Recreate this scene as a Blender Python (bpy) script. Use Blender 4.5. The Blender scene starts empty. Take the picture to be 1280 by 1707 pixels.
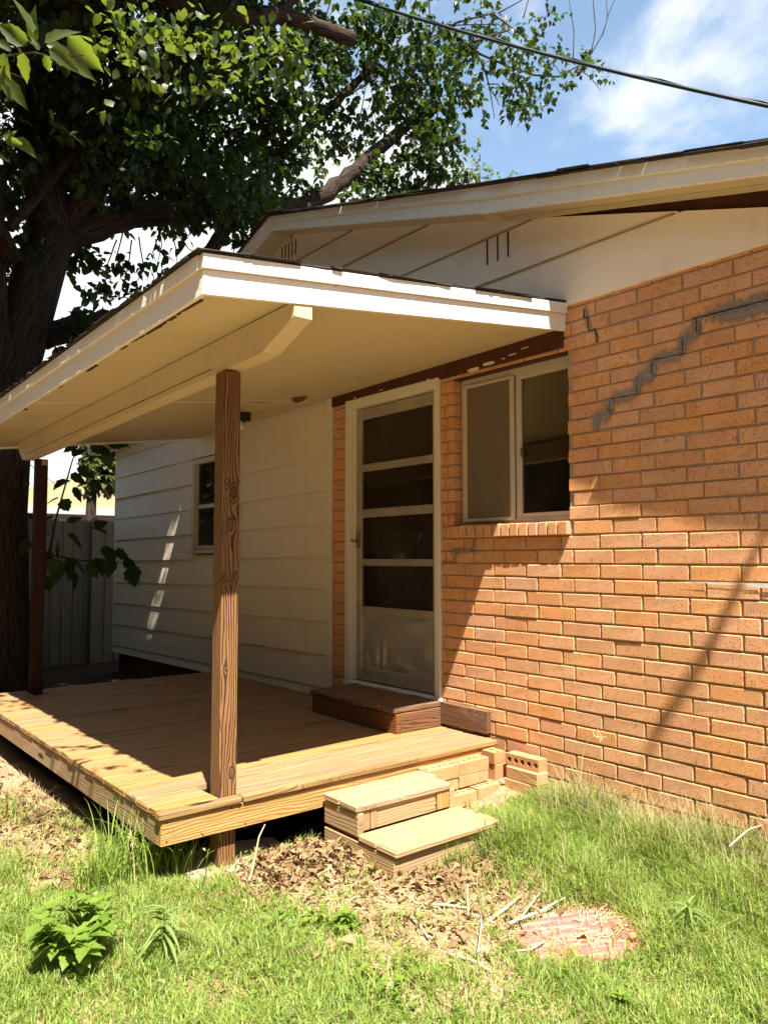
import bpy, math, random
import numpy as np
from mathutils import Vector, Matrix
random.seed(7); rng = np.random.default_rng(11)
SC = bpy.context.scene
COL = SC.collection

# ------------------------------------------------------------------ camera
F, CX, CY = 1280.0, 640.0, 853.5           # the photograph is 1280 x 1707
CAM = Vector((-3.52, 0.0, 1.42))
PITCH = math.radians(3.4202); YAW = math.radians(39.3925)   # yaw from +Y towards +X
fwd = Vector((math.sin(YAW)*math.cos(PITCH), math.cos(YAW)*math.cos(PITCH), math.sin(PITCH)))
right = Vector((math.cos(YAW), -math.sin(YAW), 0))
upv = right.cross(fwd)
cam = bpy.data.cameras.new('camera'); camo = bpy.data.objects.new('camera', cam); COL.objects.link(camo)
cam.sensor_fit = 'VERTICAL'; cam.sensor_height = 36.0; cam.lens = 36.0*F/1707.0
cam.clip_start = 0.05; cam.clip_end = 1000
rot = Matrix((right, upv, -fwd)).transposed()
camo.matrix_world = Matrix.Translation(CAM) @ rot.to_4x4()
SC.camera = camo

# ------------------------------------------------------------------ sky, sun, exposure
SUN = Vector((0.154, 0.426, -0.894)).normalized()
el = math.asin(-SUN.z); az = math.atan2(-SUN.x, -SUN.y)
world = bpy.data.worlds.new('World'); SC.world = world; world.use_nodes = True
wt = world.node_tree; wt.nodes.clear()
def wn(t, **k):
    n = wt.nodes.new(t)
    for a, b in k.items(): setattr(n, a, b)
    return n
out = wn('ShaderNodeOutputWorld'); bg = wn('ShaderNodeBackground'); bg.inputs[1].default_value = 0.05
sky = wn('ShaderNodeTexSky', sky_type='NISHITA', sun_disc=False, sun_elevation=el, sun_rotation=az)
sky.air_density = 1.0; sky.dust_density = 0.4; sky.ozone_density = 3.0
tc = wn('ShaderNodeTexCoord'); mp = wn('ShaderNodeMapping'); mp.inputs['Location'].default_value = (4.791, -0.437, 2.188)
mp.inputs['Scale'].default_value = (1.0, 1.0, 1.7)
n1 = wn('ShaderNodeTexNoise'); n1.inputs['Scale'].default_value = 4.0; n1.inputs['Detail'].default_value = 9; n1.inputs['Roughness'].default_value = 0.58
n1.inputs['Distortion'].default_value = 0.35
cr = wn('ShaderNodeMapRange', interpolation_type='SMOOTHSTEP'); cr.inputs['From Min'].default_value = 0.46; cr.inputs['From Max'].default_value = 0.72
cr.inputs['To Min'].default_value = 0.04; cr.inputs['To Max'].default_value = 0.95
mx = wn('ShaderNodeMix', data_type='RGBA'); mx.inputs[7].default_value = (7.0, 7.1, 7.3, 1)
gl = wt.links.new
gl(tc.outputs['Generated'], mp.inputs[0]); gl(mp.outputs[0], n1.inputs['Vector']); pass
dt = wn('ShaderNodeVectorMath', operation='DOT_PRODUCT'); dt.inputs[1].default_value = (.30, .93, .20); gl(tc.outputs['Generated'], dt.inputs[0])
bk = wn('ShaderNodeMapRange', interpolation_type='SMOOTHSTEP'); bk.inputs['From Min'].default_value = .84; bk.inputs['From Max'].default_value = .97; bk.inputs['To Max'].default_value = .24; gl(dt.outputs['Value'], bk.inputs['Value'])
sm_ = wn('ShaderNodeMath', operation='ADD'); gl(n1.outputs['Fac'], sm_.inputs[0]); gl(bk.outputs[0], sm_.inputs[1]); gl(sm_.outputs[0], cr.inputs['Value'])
gl(cr.outputs[0], mx.inputs[0]); hs_ = wn('ShaderNodeHueSaturation'); hs_.inputs['Hue'].default_value = .488; hs_.inputs['Saturation'].default_value = .92; hs_.inputs['Value'].default_value = 1.5; gl(sky.outputs[0], hs_.inputs['Color']); gl(hs_.outputs[0], mx.inputs[6]); gl(mx.outputs[2], bg.inputs[0]); gl(bg.outputs[0], out.inputs[0])
sun = bpy.data.lights.new('sun', 'SUN'); sun.energy = 5.0; sun.angle = math.radians(0.5); sun.color = (1.0, 0.945, 0.86)
suno = bpy.data.objects.new('sun', sun); COL.objects.link(suno); suno.location = (-4, -8, 14)
suno.rotation_euler = SUN.to_track_quat('-Z', 'Y').to_euler()
vs = SC.view_settings; vs.view_transform = 'Standard'; vs.look = 'None'; vs.gamma = 1.0; vs.exposure = 1.85; vs.use_curve_mapping = False
SC.cycles.max_bounces = 8; SC.cycles.transparent_max_bounces = 12

# ------------------------------------------------------------------ helpers
def at(px, py, X=None, Y=None, Z=None, t=None):
    """where the sight line through a photograph pixel meets a plane of the place"""
    r = fwd*F + right*(px-CX) - upv*(py-CY)
    if X is not None: k = (X-CAM.x)/r.x
    elif Y is not None: k = (Y-CAM.y)/r.y
    elif Z is not None: k = (Z-CAM.z)/r.z
    else: k = t/r.length
    return CAM + r*k
def toimg(P):
    P = np.asarray(P, float) - np.array(CAM)
    R = np.array([right, upv, fwd]); c = P @ R.T
    return CX+F*c[:, 0]/c[:, 2], CY-F*c[:, 1]/c[:, 2], c[:, 2]
def smooth(a, b, x): 
    t = np.clip((x-a)/(b-a), 0, 1); return t*t*(3-2*t)

class MB:
    def __init__(s): s.v = []; s.f = []; s.uv = []; s.rn = []
    def add(s, vs, fs, uvs=None, rn=0.0):
        o = len(s.v); s.v += [tuple(p) for p in vs]; s.rn += [rn]*len(vs)
        for i, f in enumerate(fs):
            s.f.append(tuple(o+j for j in f))
            s.uv += (uvs[i] if uvs else [(0, 0)]*len(f))
        return s
    def cbox(s, lo, hi, c=0.004, grain=None, uvo=None, jit=0.0, M=None, rn=0.0, taper=None):
        """box with chamfered edges; grain axis gives UVs in metres (u along the grain)"""
        lo = list(lo); hi = list(hi)
        ce = [(a+b)/2 for a, b in zip(lo, hi)]; h = [(b-a)/2 for a, b in zip(lo, hi)]
        c = min(c, min(h)*0.6)
        V = []; idx = {}
        for sx in (-1, 1):
            for sy in (-1, 1):
                for sz in (-1, 1):
                    sg = (sx, sy, sz)
                    for ax in range(3):
                        p = [ce[k]+sg[k]*(h[k]-(0 if k == ax else c)) + (random.uniform(-jit, jit) if jit else 0) for k in range(3)]
                        idx[(sg, ax)] = len(V); V.append(p)
        Fs = []
        def q(*ks): Fs.append([idx[k] for k in ks])
        for ax in range(3):
            a, b = (ax+1) % 3, (ax+2) % 3
            for sg in (-1, 1):
                ks = []
                for (i, j) in ((-1, -1), (1, -1), (1, 1), (-1, 1)):
                    t = [0, 0, 0]; t[ax] = sg; t[a] = i; t[b] = j; ks.append((tuple(t), ax))
                if sg < 0: ks.reverse()
                q(*ks)
        for ax in range(3):                      # edges parallel to ax
            a, b = (ax+1) % 3, (ax+2) % 3
            for i in (-1, 1):
                for j in (-1, 1):
                    t0 = [0, 0, 0]; t1 = [0, 0, 0]; t0[ax] = -1; t1[ax] = 1
                    t0[a] = t1[a] = i; t0[b] = t1[b] = j; t0 = tuple(t0); t1 = tuple(t1)
                    ks = [(t0, a), (t1, a), (t1, b), (t0, b)]
                    if i*j > 0: ks.reverse()
                    q(*ks)
        for sx in (-1, 1):
            for sy in (-1, 1):
                for sz in (-1, 1):
                    sg = (sx, sy, sz); ks = [(sg, 0), (sg, 1), (sg, 2)]
                    if sx*sy*sz < 0: ks.reverse()
                    q(*ks)
        uvs = []
        g = grain if grain is not None else 0
        uo = uvo if uvo is not None else (random.uniform(0, 40), random.uniform(0, 40))
        for f in Fs:
            p0, p1, p2 = (Vector(V[k]) for k in f[:3]); n = (p1-p0).cross(p2-p0)
            an = [abs(x) for x in n]; o = an.index(max(an)); sgn = 1 if n[o] > 0 else 0
            rest = [k for k in range(3) if k != o]
            if g in rest: u_, v_ = g, [k for k in rest if k != g][0]; off = 0
            else: u_, v_ = rest; off = 5
            uvs.append([(V[k][u_]+uo[0]+off, V[k][v_]-lo[v_]+uo[1]+3.3*o+1.7*sgn) for k in f])
        if M is not None: V = [M @ Vector(p) for p in V]
        return s.add(V, Fs, uvs, rn)
    def prism(s, poly, ax, a, b, grain=None, rn=0.0, uvo=None):
        """polygon (2-D, in the two other axes in order) extruded along axis ax from a to b"""
        n = len(poly); V = []
        for w in (a, b):
            for p in poly:
                q = [0, 0, 0]; k = [i for i in range(3) if i != ax]; q[k[0]], q[k[1]] = p; q[ax] = w; V.append(q)
        Fs = [list(range(n))[::-1], list(range(n, 2*n))] + [[i, (i+1) % n, n+(i+1) % n, n+i] for i in range(n)]
        uo = uvo or (random.uniform(0, 40), random.uniform(0, 40)); g = grain if grain is not None else 0
        uvs = []
        for fi, f in enumerate(Fs):
            if fi < 2: rest = [k for k in range(3) if k != ax]
            else: rest = [g, ax] if g != ax else [ax, [k for k in range(3) if k != ax][0]]
            u_ = g if g in rest else rest[0]; v_ = [k for k in rest if k != u_][0]
            uvs.append([(V[k][u_]+uo[0], V[k][v_]+uo[1]+fi*.7) for k in f])
        return s.add(V, Fs, uvs, rn)
    def tube(s, path, rad, n=8, rn=0.0, cap=True, wob=0.0):
        P = [Vector(p) for p in path]; m = len(P); rings = []; V = []; Fs = []; U = []
        up = Vector((0.13, 0.21, 1)).normalized(); L = 0
        for i in range(m):
            t = (P[min(i+1, m-1)]-P[max(i-1, 0)]).normalized()
            a = t.cross(up); a = a.normalized() if a.length > .05 else t.cross(Vector((1, 0, 0))).normalized()
            b = a.cross(t)
            if i: L += (P[i]-P[i-1]).length
            for k in range(n):
                th = 2*math.pi*k/n; r = rad[i]*(1+random.uniform(-wob, wob)); V.append(P[i]+(a*math.cos(th)+b*math.sin(th))*r); U.append((L, k/n))
        for i in range(m-1):
            for k in range(n):
                Fs.append([i*n+k, i*n+(k+1) % n, (i+1)*n+(k+1) % n, (i+1)*n+k])
        uvs = []
        for f in Fs:
            l = [U[k] for k in f]
            if l[1][1] < l[0][1]: l = [l[0], (l[1][0], 1.0), (l[2][0], 1.0), l[3]]
            uvs.append([(a_, b_*6.283*max(rad)) for a_, b_ in l])
        if cap:
            Fs.append(list(range(n))[::-1]); uvs.append([(0, 0)]*n); Fs.append(list(range((m-1)*n, m*n))); uvs.append([(0, 0)]*n)
        return s.add(V, Fs, uvs, rn)
    def build(s, name, mat, parent=None, smooth_=False, mats=None):
        me = bpy.data.meshes.new(name); me.from_pydata(s.v, [], s.f)
        u = me.uv_layers.new(name='UVMap'); u.data.foreach_set('uv', np.array(s.uv, 'f').ravel())
        a = me.attributes.new('rnd', 'FLOAT', 'POINT'); a.data.foreach_set('value', np.array(s.rn, 'f'))
        if smooth_: me.polygons.foreach_set('use_smooth', [True]*len(me.polygons))
        me.materials.append(mat); me.update()
        return link(name, me, parent)
def link(name, me, parent=None):
    o = bpy.data.objects.new(name, me); COL.objects.link(o)
    if parent is not None: o.parent = parent
    return o
def npmesh(name, V, Fq, mat, rn=None, parent=None, smooth_=False, uv=None):
    """numpy mesh: V (n,3), Fq (m,k) with one k"""
    me = bpy.data.meshes.new(name); V = np.asarray(V, 'f'); Fq = np.asarray(Fq, 'i'); m, k = Fq.shape
    me.vertices.add(len(V)); me.vertices.foreach_set('co', V.ravel())
    me.loops.add(m*k); me.loops.foreach_set('vertex_index', Fq.ravel())
    me.polygons.add(m); me.polygons.foreach_set('loop_start', np.arange(m, dtype='i')*k)
    me.update(calc_edges=True)
    if rn is not None:
        a = me.attributes.new('rnd', 'FLOAT', 'POINT'); a.data.foreach_set('value', np.asarray(rn, 'f'))
    if smooth_: me.polygons.foreach_set('use_smooth', np.ones(m, bool))
    me.materials.append(mat)
    return link(name, me, parent)
def thing(name, label, cat, loc=(0, 0, 0), group=None):
    o = bpy.data.objects.new(name, None); COL.objects.link(o); o.empty_display_size = .1
    o['label'] = label; o['category'] = cat
    if group: o['group'] = group
    return o
def tag(o, label, cat, group=None):
    o['label'] = label; o['category'] = cat
    if group: o['group'] = group
    return o

# ------------------------------------------------------------------ materials
class NT:
    def __init__(s, name):
        s.m = bpy.data.materials.new(name); s.m.use_nodes = True; s.t = s.m.node_tree; s.t.nodes.clear()
        s.out = s.t.nodes.new('ShaderNodeOutputMaterial')
    def n(s, t, ins=None, **k):
        nd = s.t.nodes.new(t)
        for a, b in k.items(): setattr(nd, a, b)
        for a, b in (ins or {}).items(): s.set(nd.inputs[a], b)
        return nd
    def set(s, sock, v):
        if isinstance(v, bpy.types.NodeSocket): s.t.links.new(v, sock)
        elif isinstance(v, (tuple, list)) and len(v) == 3 and sock.type == 'RGBA': sock.default_value = (*v, 1)
        else: sock.default_value = v
    def math(s, op, a, b=0.0, c=None, clamp=False):
        nd = s.n('ShaderNodeMath', {0: a, 1: b}, operation=op, use_clamp=clamp)
        if c is not None: s.set(nd.inputs[2], c)
        return nd.outputs[0]
    def mix(s, f, a, b, mode='MIX'):
        nd = s.n('ShaderNodeMix', {0: f, 6: a, 7: b}, data_type='RGBA', blend_type=mode); return nd.outputs[2]
    def fmix(s, f, a, b): return s.n('ShaderNodeMix', {0: f, 2: a, 3: b}, data_type='FLOAT').outputs[0]
    def ramp(s, x, a, b, lo=0.0, hi=1.0):
        return s.n('ShaderNodeMapRange', {'Value': x, 'From Min': a, 'From Max': b, 'To Min': lo, 'To Max': hi}, interpolation_type='SMOOTHSTEP').outputs[0]
    def noise(s, vec, scale, detail=4, rough=.55, dist=0.0):
        return s.n('ShaderNodeTexNoise', {'Vector': vec, 'Scale': scale, 'Detail': detail, 'Roughness': rough, 'Distortion': dist}).outputs[0]
    def scale(s, vec, sc): return s.n('ShaderNodeMapping', {'Vector': vec, 'Scale': sc}).outputs[0]
    def pos(s): return s.n('ShaderNodeNewGeometry').outputs['Position']
    def uv(s): return s.n('ShaderNodeUVMap', uv_map='UVMap').outputs[0]
    def rnd(s):
        a = s.n('ShaderNodeAttribute', attribute_name='rnd').outputs['Fac']
        b = s.n('ShaderNodeObjectInfo').outputs['Random']
        return s.math('FRACT', s.math('ADD', a, b))
    def bump(s, h, d, strength=1.0): return s.n('ShaderNodeBump', {'Height': h, 'Distance': d, 'Strength': strength}).outputs[0]
    def principled(s, col, rough=.6, spec=.3, normal=None, metal=0.0, **k):
        b = s.n('ShaderNodeBsdfPrincipled', {'Base Color': col, 'Roughness': rough, 'Specular IOR Level': spec, 'Metallic': metal})
        if normal is not None: s.set(b.inputs['Normal'], normal)
        for a, v in k.items(): s.set(b.inputs[a.replace('_', ' ')], v)
        return b.outputs[0]
    def done(s, sh): s.t.links.new(sh, s.out.inputs['Surface']); return s.m

def mat_paint(name, col, dirt=(.35, .29, .2), dirt_amt=.35, rough=.55, peel=False, grain_axis=None):
    k = NT(name); p = k.pos()
    big = k.ramp(k.noise(p, 2.3, 6, .62), .45, .75); fine = k.noise(p, 38, 5, .6)
    streak = k.noise(k.scale(p, (9, 9, 1.2)), 1.0, 5, .6)
    d = k.math('MULTIPLY', k.math('MULTIPLY', big, k.ramp(streak, .35, .75)), dirt_amt)
    c = k.mix(d, col, dirt)
    c = k.mix(k.math('MULTIPLY', k.ramp(fine, .62, .80), .25), c, dirt)
    if peel:
        pm = k.math('MULTIPLY', k.ramp(k.noise(k.scale(p, (16, 16, 55)), 1.0, 5, .65), .62, .66), k.ramp(k.noise(p, 2.6, 3, .6), .50, .64))
        c = k.mix(k.math('MULTIPLY', pm, .8), c, (.36, .28, .19))
        wl_ = k.ramp(k.noise(k.scale(p, (1.2, 1.2, 130)), 1.0, 3, .6), .64, .70); c = k.mix(k.math('MULTIPLY', wl_, .28), c, (.34, .27, .18))
    h = k.math('ADD', k.math('MULTIPLY', fine, .6), k.noise(k.scale(p, (30, 30, 30) if grain_axis is None else grain_axis), 1.0, 4, .6))
    return k.done(k.principled(c, rough, .25, k.bump(h, .0022, .7)))

def mat_wood(name, light, dark, ring=.016, knots=None, weather=None, contrast=1.0, bump=.0012):
    k = NT(name); uv = k.uv(); sx = k.n('ShaderNodeSeparateXYZ', {0: uv}); u, v = sx.outputs[0], sx.outputs[1]
    w1 = k.noise(k.scale(uv, (1.1, 7, 1)), 1.0, 3, .5); w2 = k.noise(k.scale(uv, (5, 30, 1)), 1.0, 3, .5)
    f = k.math('ADD', v, k.math('ADD', k.math('MULTIPLY', k.math('SUBTRACT', w1, .5), .10), k.math('MULTIPLY', k.math('SUBTRACT', w2, .5), .010)))
    dk = 0.0
    if knots:
        acc = None
        for (ku, kv, r) in knots:
            du0 = k.math('SUBTRACT', u, ku); dv0 = k.math('SUBTRACT', v, kv)
            e1 = k.math('ADD', k.math('POWER', k.math('DIVIDE', k.math('ABSOLUTE', du0), r*3.6), 2.0), k.math('POWER', k.math('DIVIDE', k.math('ABSOLUTE', dv0), r*2.4), 2.0))
            f = k.math('SUBTRACT', f, k.math('MULTIPLY', k.math('MULTIPLY', dv0, .85), k.math('EXPONENT', k.math('MULTIPLY', e1, -1.0))))
        for (ku, kv, r) in knots:
            du = k.math('DIVIDE', k.math('SUBTRACT', u, ku), 2.2); dv = k.math('SUBTRACT', v, kv)
            d = k.math('SQRT', k.math('ADD', k.math('MULTIPLY', du, du), k.math('MULTIPLY', dv, dv)))
            d = k.math('MULTIPLY', d, k.math('ADD', .55, k.math('MULTIPLY', k.noise(k.scale(uv, (28, 60, 1)), 1.0, 3, .6), .9)))
            w = k.ramp(d, r*1.15, r*.85)
            f = k.fmix(k.math('MULTIPLY', w, .9), f, k.math('MULTIPLY', d, .9))
            cc = k.math('MAXIMUM', k.math('MULTIPLY', k.math('MULTIPLY', k.ramp(d, r*1.3, r*1.0), k.ramp(d, r*.75, r*1.0)), .55), k.math('MULTIPLY', k.ramp(d, r*1.0, r*.1), .65))
            acc = cc if acc is None else k.math('MAXIMUM', acc, cc)
        dk = acc
    else:
        vo = k.n('ShaderNodeTexVoronoi', {'Vector': k.scale(uv, (.9, 3.4, 1)), 'Scale': 1.0}, voronoi_dimensions='2D')
        d = k.math('MULTIPLY', vo.outputs['Distance'], .30); sel = k.ramp(k.n('ShaderNodeSeparateColor', {0: vo.outputs['Color']}).outputs[0], .80, .82)
        w = k.math('MULTIPLY', sel, k.math('EXPONENT', k.math('MULTIPLY', k.math('POWER', k.math('DIVIDE', d, .045), 2.0), -1.0)))
        f = k.fmix(w, f, k.math('MULTIPLY', d, .8)); dk = k.math('MULTIPLY', sel, k.ramp(d, .022, .010))
    bands = k.math('SINE', k.math('MULTIPLY', f, 6.283/ring)); bands = k.ramp(bands, -.2, .9)
    fib = k.noise(k.scale(uv, (2.2, 170, 1)), 1.0, 4, .65); fib2 = k.noise(k.scale(uv, (.7, 22, 1)), 1.0, 3, .6)
    t = k.math('ADD', k.math('MULTIPLY', bands, .55*contrast), k.math('MULTIPLY', k.ramp(fib, .35, .75), .45))
    rn = k.rnd()
    t = k.math('ADD', t, k.math('MULTIPLY', k.math('SUBTRACT', fib2, .5), .7))
    c = k.mix(k.math('MINIMUM', k.math('MAXIMUM', t, 0.0), 1.0), light, dark)
    if weather: c = k.mix(k.math('MULTIPLY', k.ramp(k.noise(k.scale(uv, (.9, 4, 1)), 1.0, 5, .6), .4, .7), .7), c, weather)
    c = k.mix(dk, c, tuple(x*.28 for x in dark))
    hs = k.n('ShaderNodeHueSaturation', {'Color': c, 'Value': k.math('ADD', .86, k.math('MULTIPLY', rn, .28)), 'Saturation': k.math('ADD', .85, k.math('MULTIPLY', rn, .25))})
    h = k.math('SUBTRACT', k.math('MULTIPLY', fib, .9), k.math('MULTIPLY', bands, .5))
    return k.done(k.principled(hs.outputs[0], .72, .22, k.bump(h, bump, .9)))

def mat_brick(name, tint=(1, 1, 1)):
    k = NT(name); p = k.pos(); rn = k.rnd()
    c = k.mix(k.ramp(rn, .15, .5), (.60, .288, .118), (.64, .325, .145)); c = k.mix(k.ramp(rn, .6, .95), c, (.62, .300, .150))
    c = k.mix(k.math('MULTIPLY', k.ramp(k.noise(p, 9, 5, .6), .35, .7), .4), c, (.47, .205, .080))
    pv = k.n('ShaderNodeTexVoronoi', {'Vector': k.scale(p, (125, 125, 80)), 'Scale': 1.0, 'Randomness': 1.0})
    pm = k.math('MULTIPLY', k.ramp(pv.outputs['Distance'], .34, .16), k.ramp(k.noise(p, 26, 4, .65), .38, .50))
    scr = k.math('MULTIPLY', k.ramp(k.noise(k.scale(p, (190, 190, 26)), 1.0, 3, .6), .58, .68), k.ramp(k.noise(p, 14, 3, .6), .42, .58))
    pits = k.math('MAXIMUM', pm, scr)
    c = k.mix(k.math('MULTIPLY', pits, .66), c, (.075, .026, .010))
    c = k.mix(k.math('MULTIPLY', k.ramp(k.noise(p, 55, 3, .6), .66, .78), .3), c, (.62, .42, .26))
    zz = k.n('ShaderNodeSeparateXYZ', {0: p}).outputs[2]
    vv = k.math('FRACT', k.math('MULTIPLY', rn, 7.31)); c = k.n('ShaderNodeHueSaturation', {'Color': c, 'Value': k.math('ADD', 1.01, k.math('MULTIPLY', vv, .11)), 'Saturation': k.math('ADD', .90, k.math('MULTIPLY', k.math('FRACT', k.math('MULTIPLY', rn, 3.7)), .14))}).outputs[0]
    c = k.mix(k.math('MULTIPLY', k.math('MULTIPLY', k.ramp(zz, .55, .10), k.ramp(k.noise(p, 7, 6, .7), .35, .65)), .45), c, (.33, .20, .11))
    c = k.mix(k.math('MULTIPLY', k.ramp(k.noise(k.scale(p, (3, 3, 1.1)), 1.0, 6, .7), .52, .78), .35), c, (.36, .20, .105))
    h = k.math('SUBTRACT', k.math('MULTIPLY', k.noise(p, 150, 4, .6), .35), pits)
    return k.done(k.principled(c, .85, .15, k.bump(h, .0019, .9)))

def mat_simple(name, col, rough=.6, spec=.3, var=.25, sc=20, metal=0.0, bump=.001):
    k = NT(name); p = k.pos(); n = k.noise(p, sc, 6, .62)
    c = k.mix(k.math('MULTIPLY', k.ramp(n, .35, .7), var), col, tuple(x*.45 for x in col))
    return k.done(k.principled(c, rough, spec, k.bump(k.noise(p, sc*3, 4, .6), bump, .8), metal))

def mat_leaf(name, a, b, trans, rough=.42, tw=.45, spec=.4):
    k = NT(name); rn = k.n('ShaderNodeAttribute', attribute_name='rnd').outputs['Fac']
    rn = k.math('FRACT', k.math('ADD', rn, k.n('ShaderNodeObjectInfo').outputs['Random']))
    c = k.mix(rn, a, b); t = k.mix(rn, trans, tuple(x*.7 for x in trans))
    c = k.mix(k.math('MULTIPLY', k.ramp(k.noise(k.pos(), 45, 3, .6), .4, .7), .3), c, tuple(x*.6 for x in a))
    pr = k.principled(c, rough, spec); tr = k.n('ShaderNodeBsdfTranslucent', {'Color': t}).outputs[0]
    return k.done(k.n('ShaderNodeMixShader', {0: tw, 1: pr, 2: tr}).outputs[0])

def mat_glass(name, tint=(.8, .8, .78), dirt=.06, ior=1.5):
    k = NT(name); fr = k.n('ShaderNodeFresnel', {'IOR': ior}).outputs[0]
    tr = k.n('ShaderNodeBsdfTransparent', {'Color': tint}).outputs[0]; g = k.n('ShaderNodeBsdfGlossy', {'Color': (1, 1, 1), 'Roughness': .02}).outputs[0]
    s = k.n('ShaderNodeMixShader', {0: fr, 1: tr, 2: g}).outputs[0]
    df = k.n('ShaderNodeBsdfDiffuse', {'Color': (.36, .27, .18)}).outputs[0]
    dn = k.math('MULTIPLY', k.ramp(k.noise(k.scale(k.pos(), (3, 3, 1.5)), 1.0, 4, .55), .1, .9), dirt)
    return k.done(k.n('ShaderNodeMixShader', {0: dn, 1: s, 2: df}).outputs[0])

def mat_stain(name, col, amount=.9, sc=30):
    """see-through smear: ragged by noise, faded by the mesh's rnd attribute"""
    k = NT(name); p = k.pos(); a = k.n('ShaderNodeAttribute', attribute_name='rnd').outputs['Fac']
    m = k.math('MULTIPLY', k.ramp(k.math('ADD', a, k.math('MULTIPLY', k.math('SUBTRACT', k.noise(p, sc, 5, .7), .5), 1.1)), .30, 1.0), amount)
    c = k.mix(k.noise(p, 60, 4, .6), col, tuple(x*.55 for x in col))
    return k.done(k.n('ShaderNodeMixShader', {0: m, 1: k.n('ShaderNodeBsdfTransparent').outputs[0], 2: k.principled(c, .85, .15)}).outputs[0])

M = {}
M['brick'] = mat_brick('brick')
M['mortar'] = mat_simple('mortar', (.42, .30, .20), .95, .1, .4, 60, bump=.003)
M['mortar_dark'] = mat_simple('mortar_dark', (.03, .022, .018), .9, .1, .6, 50, bump=.003)
M['caulk'] = mat_simple('caulk', (.25, .21, .175), .85, .15, .6, 40, bump=.003)
M['white'] = mat_paint('white_paint', (.68, .63, .52), dirt_amt=.4, peel=True)
M['fascia'] = mat_paint('fascia_paint', (.76, .725, .64), dirt_amt=.3, grain_axis=(8, 8, 90), peel=True)
M['soffit'] = mat_paint('soffit_paint', (.55, .465, .285), dirt=(.30, .22, .11), dirt_amt=.45, rough=.5)
M['gable'] = mat_paint('gable_paint', (.84, .73, .59), dirt_amt=.28)
M['siding'] = mat_paint('siding_paint', (.72, .63, .475), dirt=(.38, .33, .25), dirt_amt=.35, rough=.5, grain_axis=(20, 3, 120))
M['frieze'] = mat_simple('dark_red_wood', (.085, .028, .017), .7, .2, .5, 12)
M['baredark'] = mat_simple('bare_brown_wood', (.10, .040, .022), .8, .2, .6, 9)
M['alu'] = mat_simple('aluminium', (.48, .43, .34), .42, .5, .35, 7, metal=.55)
M['alu_panel'] = mat_simple('aluminium_panel', (.52, .48, .40), .38, .5, .30, 5, metal=.6)
M['frame'] = mat_paint('window_frame_paint', (.50, .45, .36), dirt_amt=.4, rough=.45)
M['glass'] = mat_glass('glass', (.75, .73, .68), .05)
M['glass_old'] = mat_glass('glass_dusty', (.55, .48, .40), .09)
M['screen'] = mat_stain('insect_screen', (.36, .29, .20), .42, 1.0)
M['blind'] = mat_simple('brown_blind', (.60, .49, .36), .7, .2, .3, 2.0)
M['room'] = mat_simple('room_wall', (.07, .052, .034), .9, .1, .2, 2)
M['inner_door'] = mat_simple('dark_red_door', (.10, .022, .014), .45, .35, .3, 4)
M['shingle'] = mat_simple('shingle', (.060, .048, .040), .95, .1, .7, 60, bump=.004)
M['deck'] = mat_wood('deck_wood', (.36, .212, .086), (.085, .037, .012), .022, weather=(.25, .145, .058), contrast=1.0)
M['rim'] = mat_wood('rim_wood', (.42, .265, .115), (.20, .095, .036), .013, contrast=1.2)
M['stepdark'] = mat_wood('dark_step_wood', (.22, .125, .060), (.075, .032, .014), .016, contrast=1.1)
M['redwood'] = mat_wood('red_wood', (.20, .090, .038), (.060, .022, .009), .013, contrast=1.3)
M['step'] = mat_wood('step_wood', (.42, .285, .140), (.20, .105, .042), .017, weather=(.33, .235, .13))
PK = [(1.765, .020, .011), (1.725, .056, .022), (1.577, .040, .015), (1.335, .012, .011), (1.335, .076, .012), (1.315, .045, .013), (.90, .030, .009), (.43, .062, .012), (2.16, .05, .007)]
PV = 50.0
M['post'] = mat_wood('post_wood', (.30, .132, .030), (.055, .016, .004), .0125, knots=[(a, b+PV, r) for a, b, r in PK], contrast=1.5)
M['post2'] = mat_wood('post_wood_shaded', (.032, .014, .008), (.014, .007, .004), .012)  # near-black copy of the post wood: shade put into the colour
M['bark'] = (lambda k: (lambda p, uv: k.done(k.principled(k.mix(k.ramp(k.noise(k.scale(uv, (5, 34, 1)), 1.0, 6, .65, .4), .35, .68), (.020, .013, .009), (.075, .052, .038)), .95, .1,
      k.bump(k.noise(k.scale(uv, (5, 34, 1)), 1.0, 6, .65, .4), .03, 1.0))))(k.pos(), k.uv()))(NT('bark'))
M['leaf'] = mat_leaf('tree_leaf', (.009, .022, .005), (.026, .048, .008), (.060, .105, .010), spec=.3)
M['leaf_big'] = mat_leaf('large_leaf', (.040, .066, .010), (.070, .092, .014), (.20, .25, .02), tw=.5)  # brighter leaf copy: sunlight on the near leaves put into the colour
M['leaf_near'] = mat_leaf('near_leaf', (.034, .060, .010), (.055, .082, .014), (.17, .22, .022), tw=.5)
M['leaf_far'] = mat_leaf('pine_leaf', (.06, .085, .02), (.12, .13, .04), (.2, .22, .06))
M['grass'] = mat_leaf('grass_blade', (.095, .185, .022), (.37, .44, .10), (.40, .52, .07), rough=.55, tw=.45, spec=.3)
M['grass_dry'] = mat_leaf('dry_grass', (.34, .27, .12), (.42, .36, .19), (.34, .28, .12), rough=.7, tw=.3, spec=.15)
M['weed'] = mat_leaf('weed_leaf', (.115, .195, .022), (.19, .27, .04), (.30, .44, .045), rough=.45, tw=.4)
M['spiky'] = mat_leaf('grey_green_leaf', (.13, .20, .045), (.20, .27, .07), (.28, .36, .08), rough=.6, tw=.35)
M['litter'] = mat_leaf('dead_leaf', (.15, .085, .042), (.37, .235, .120), (.26, .16, .08), rough=.85, tw=.15, spec=.1)
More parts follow.
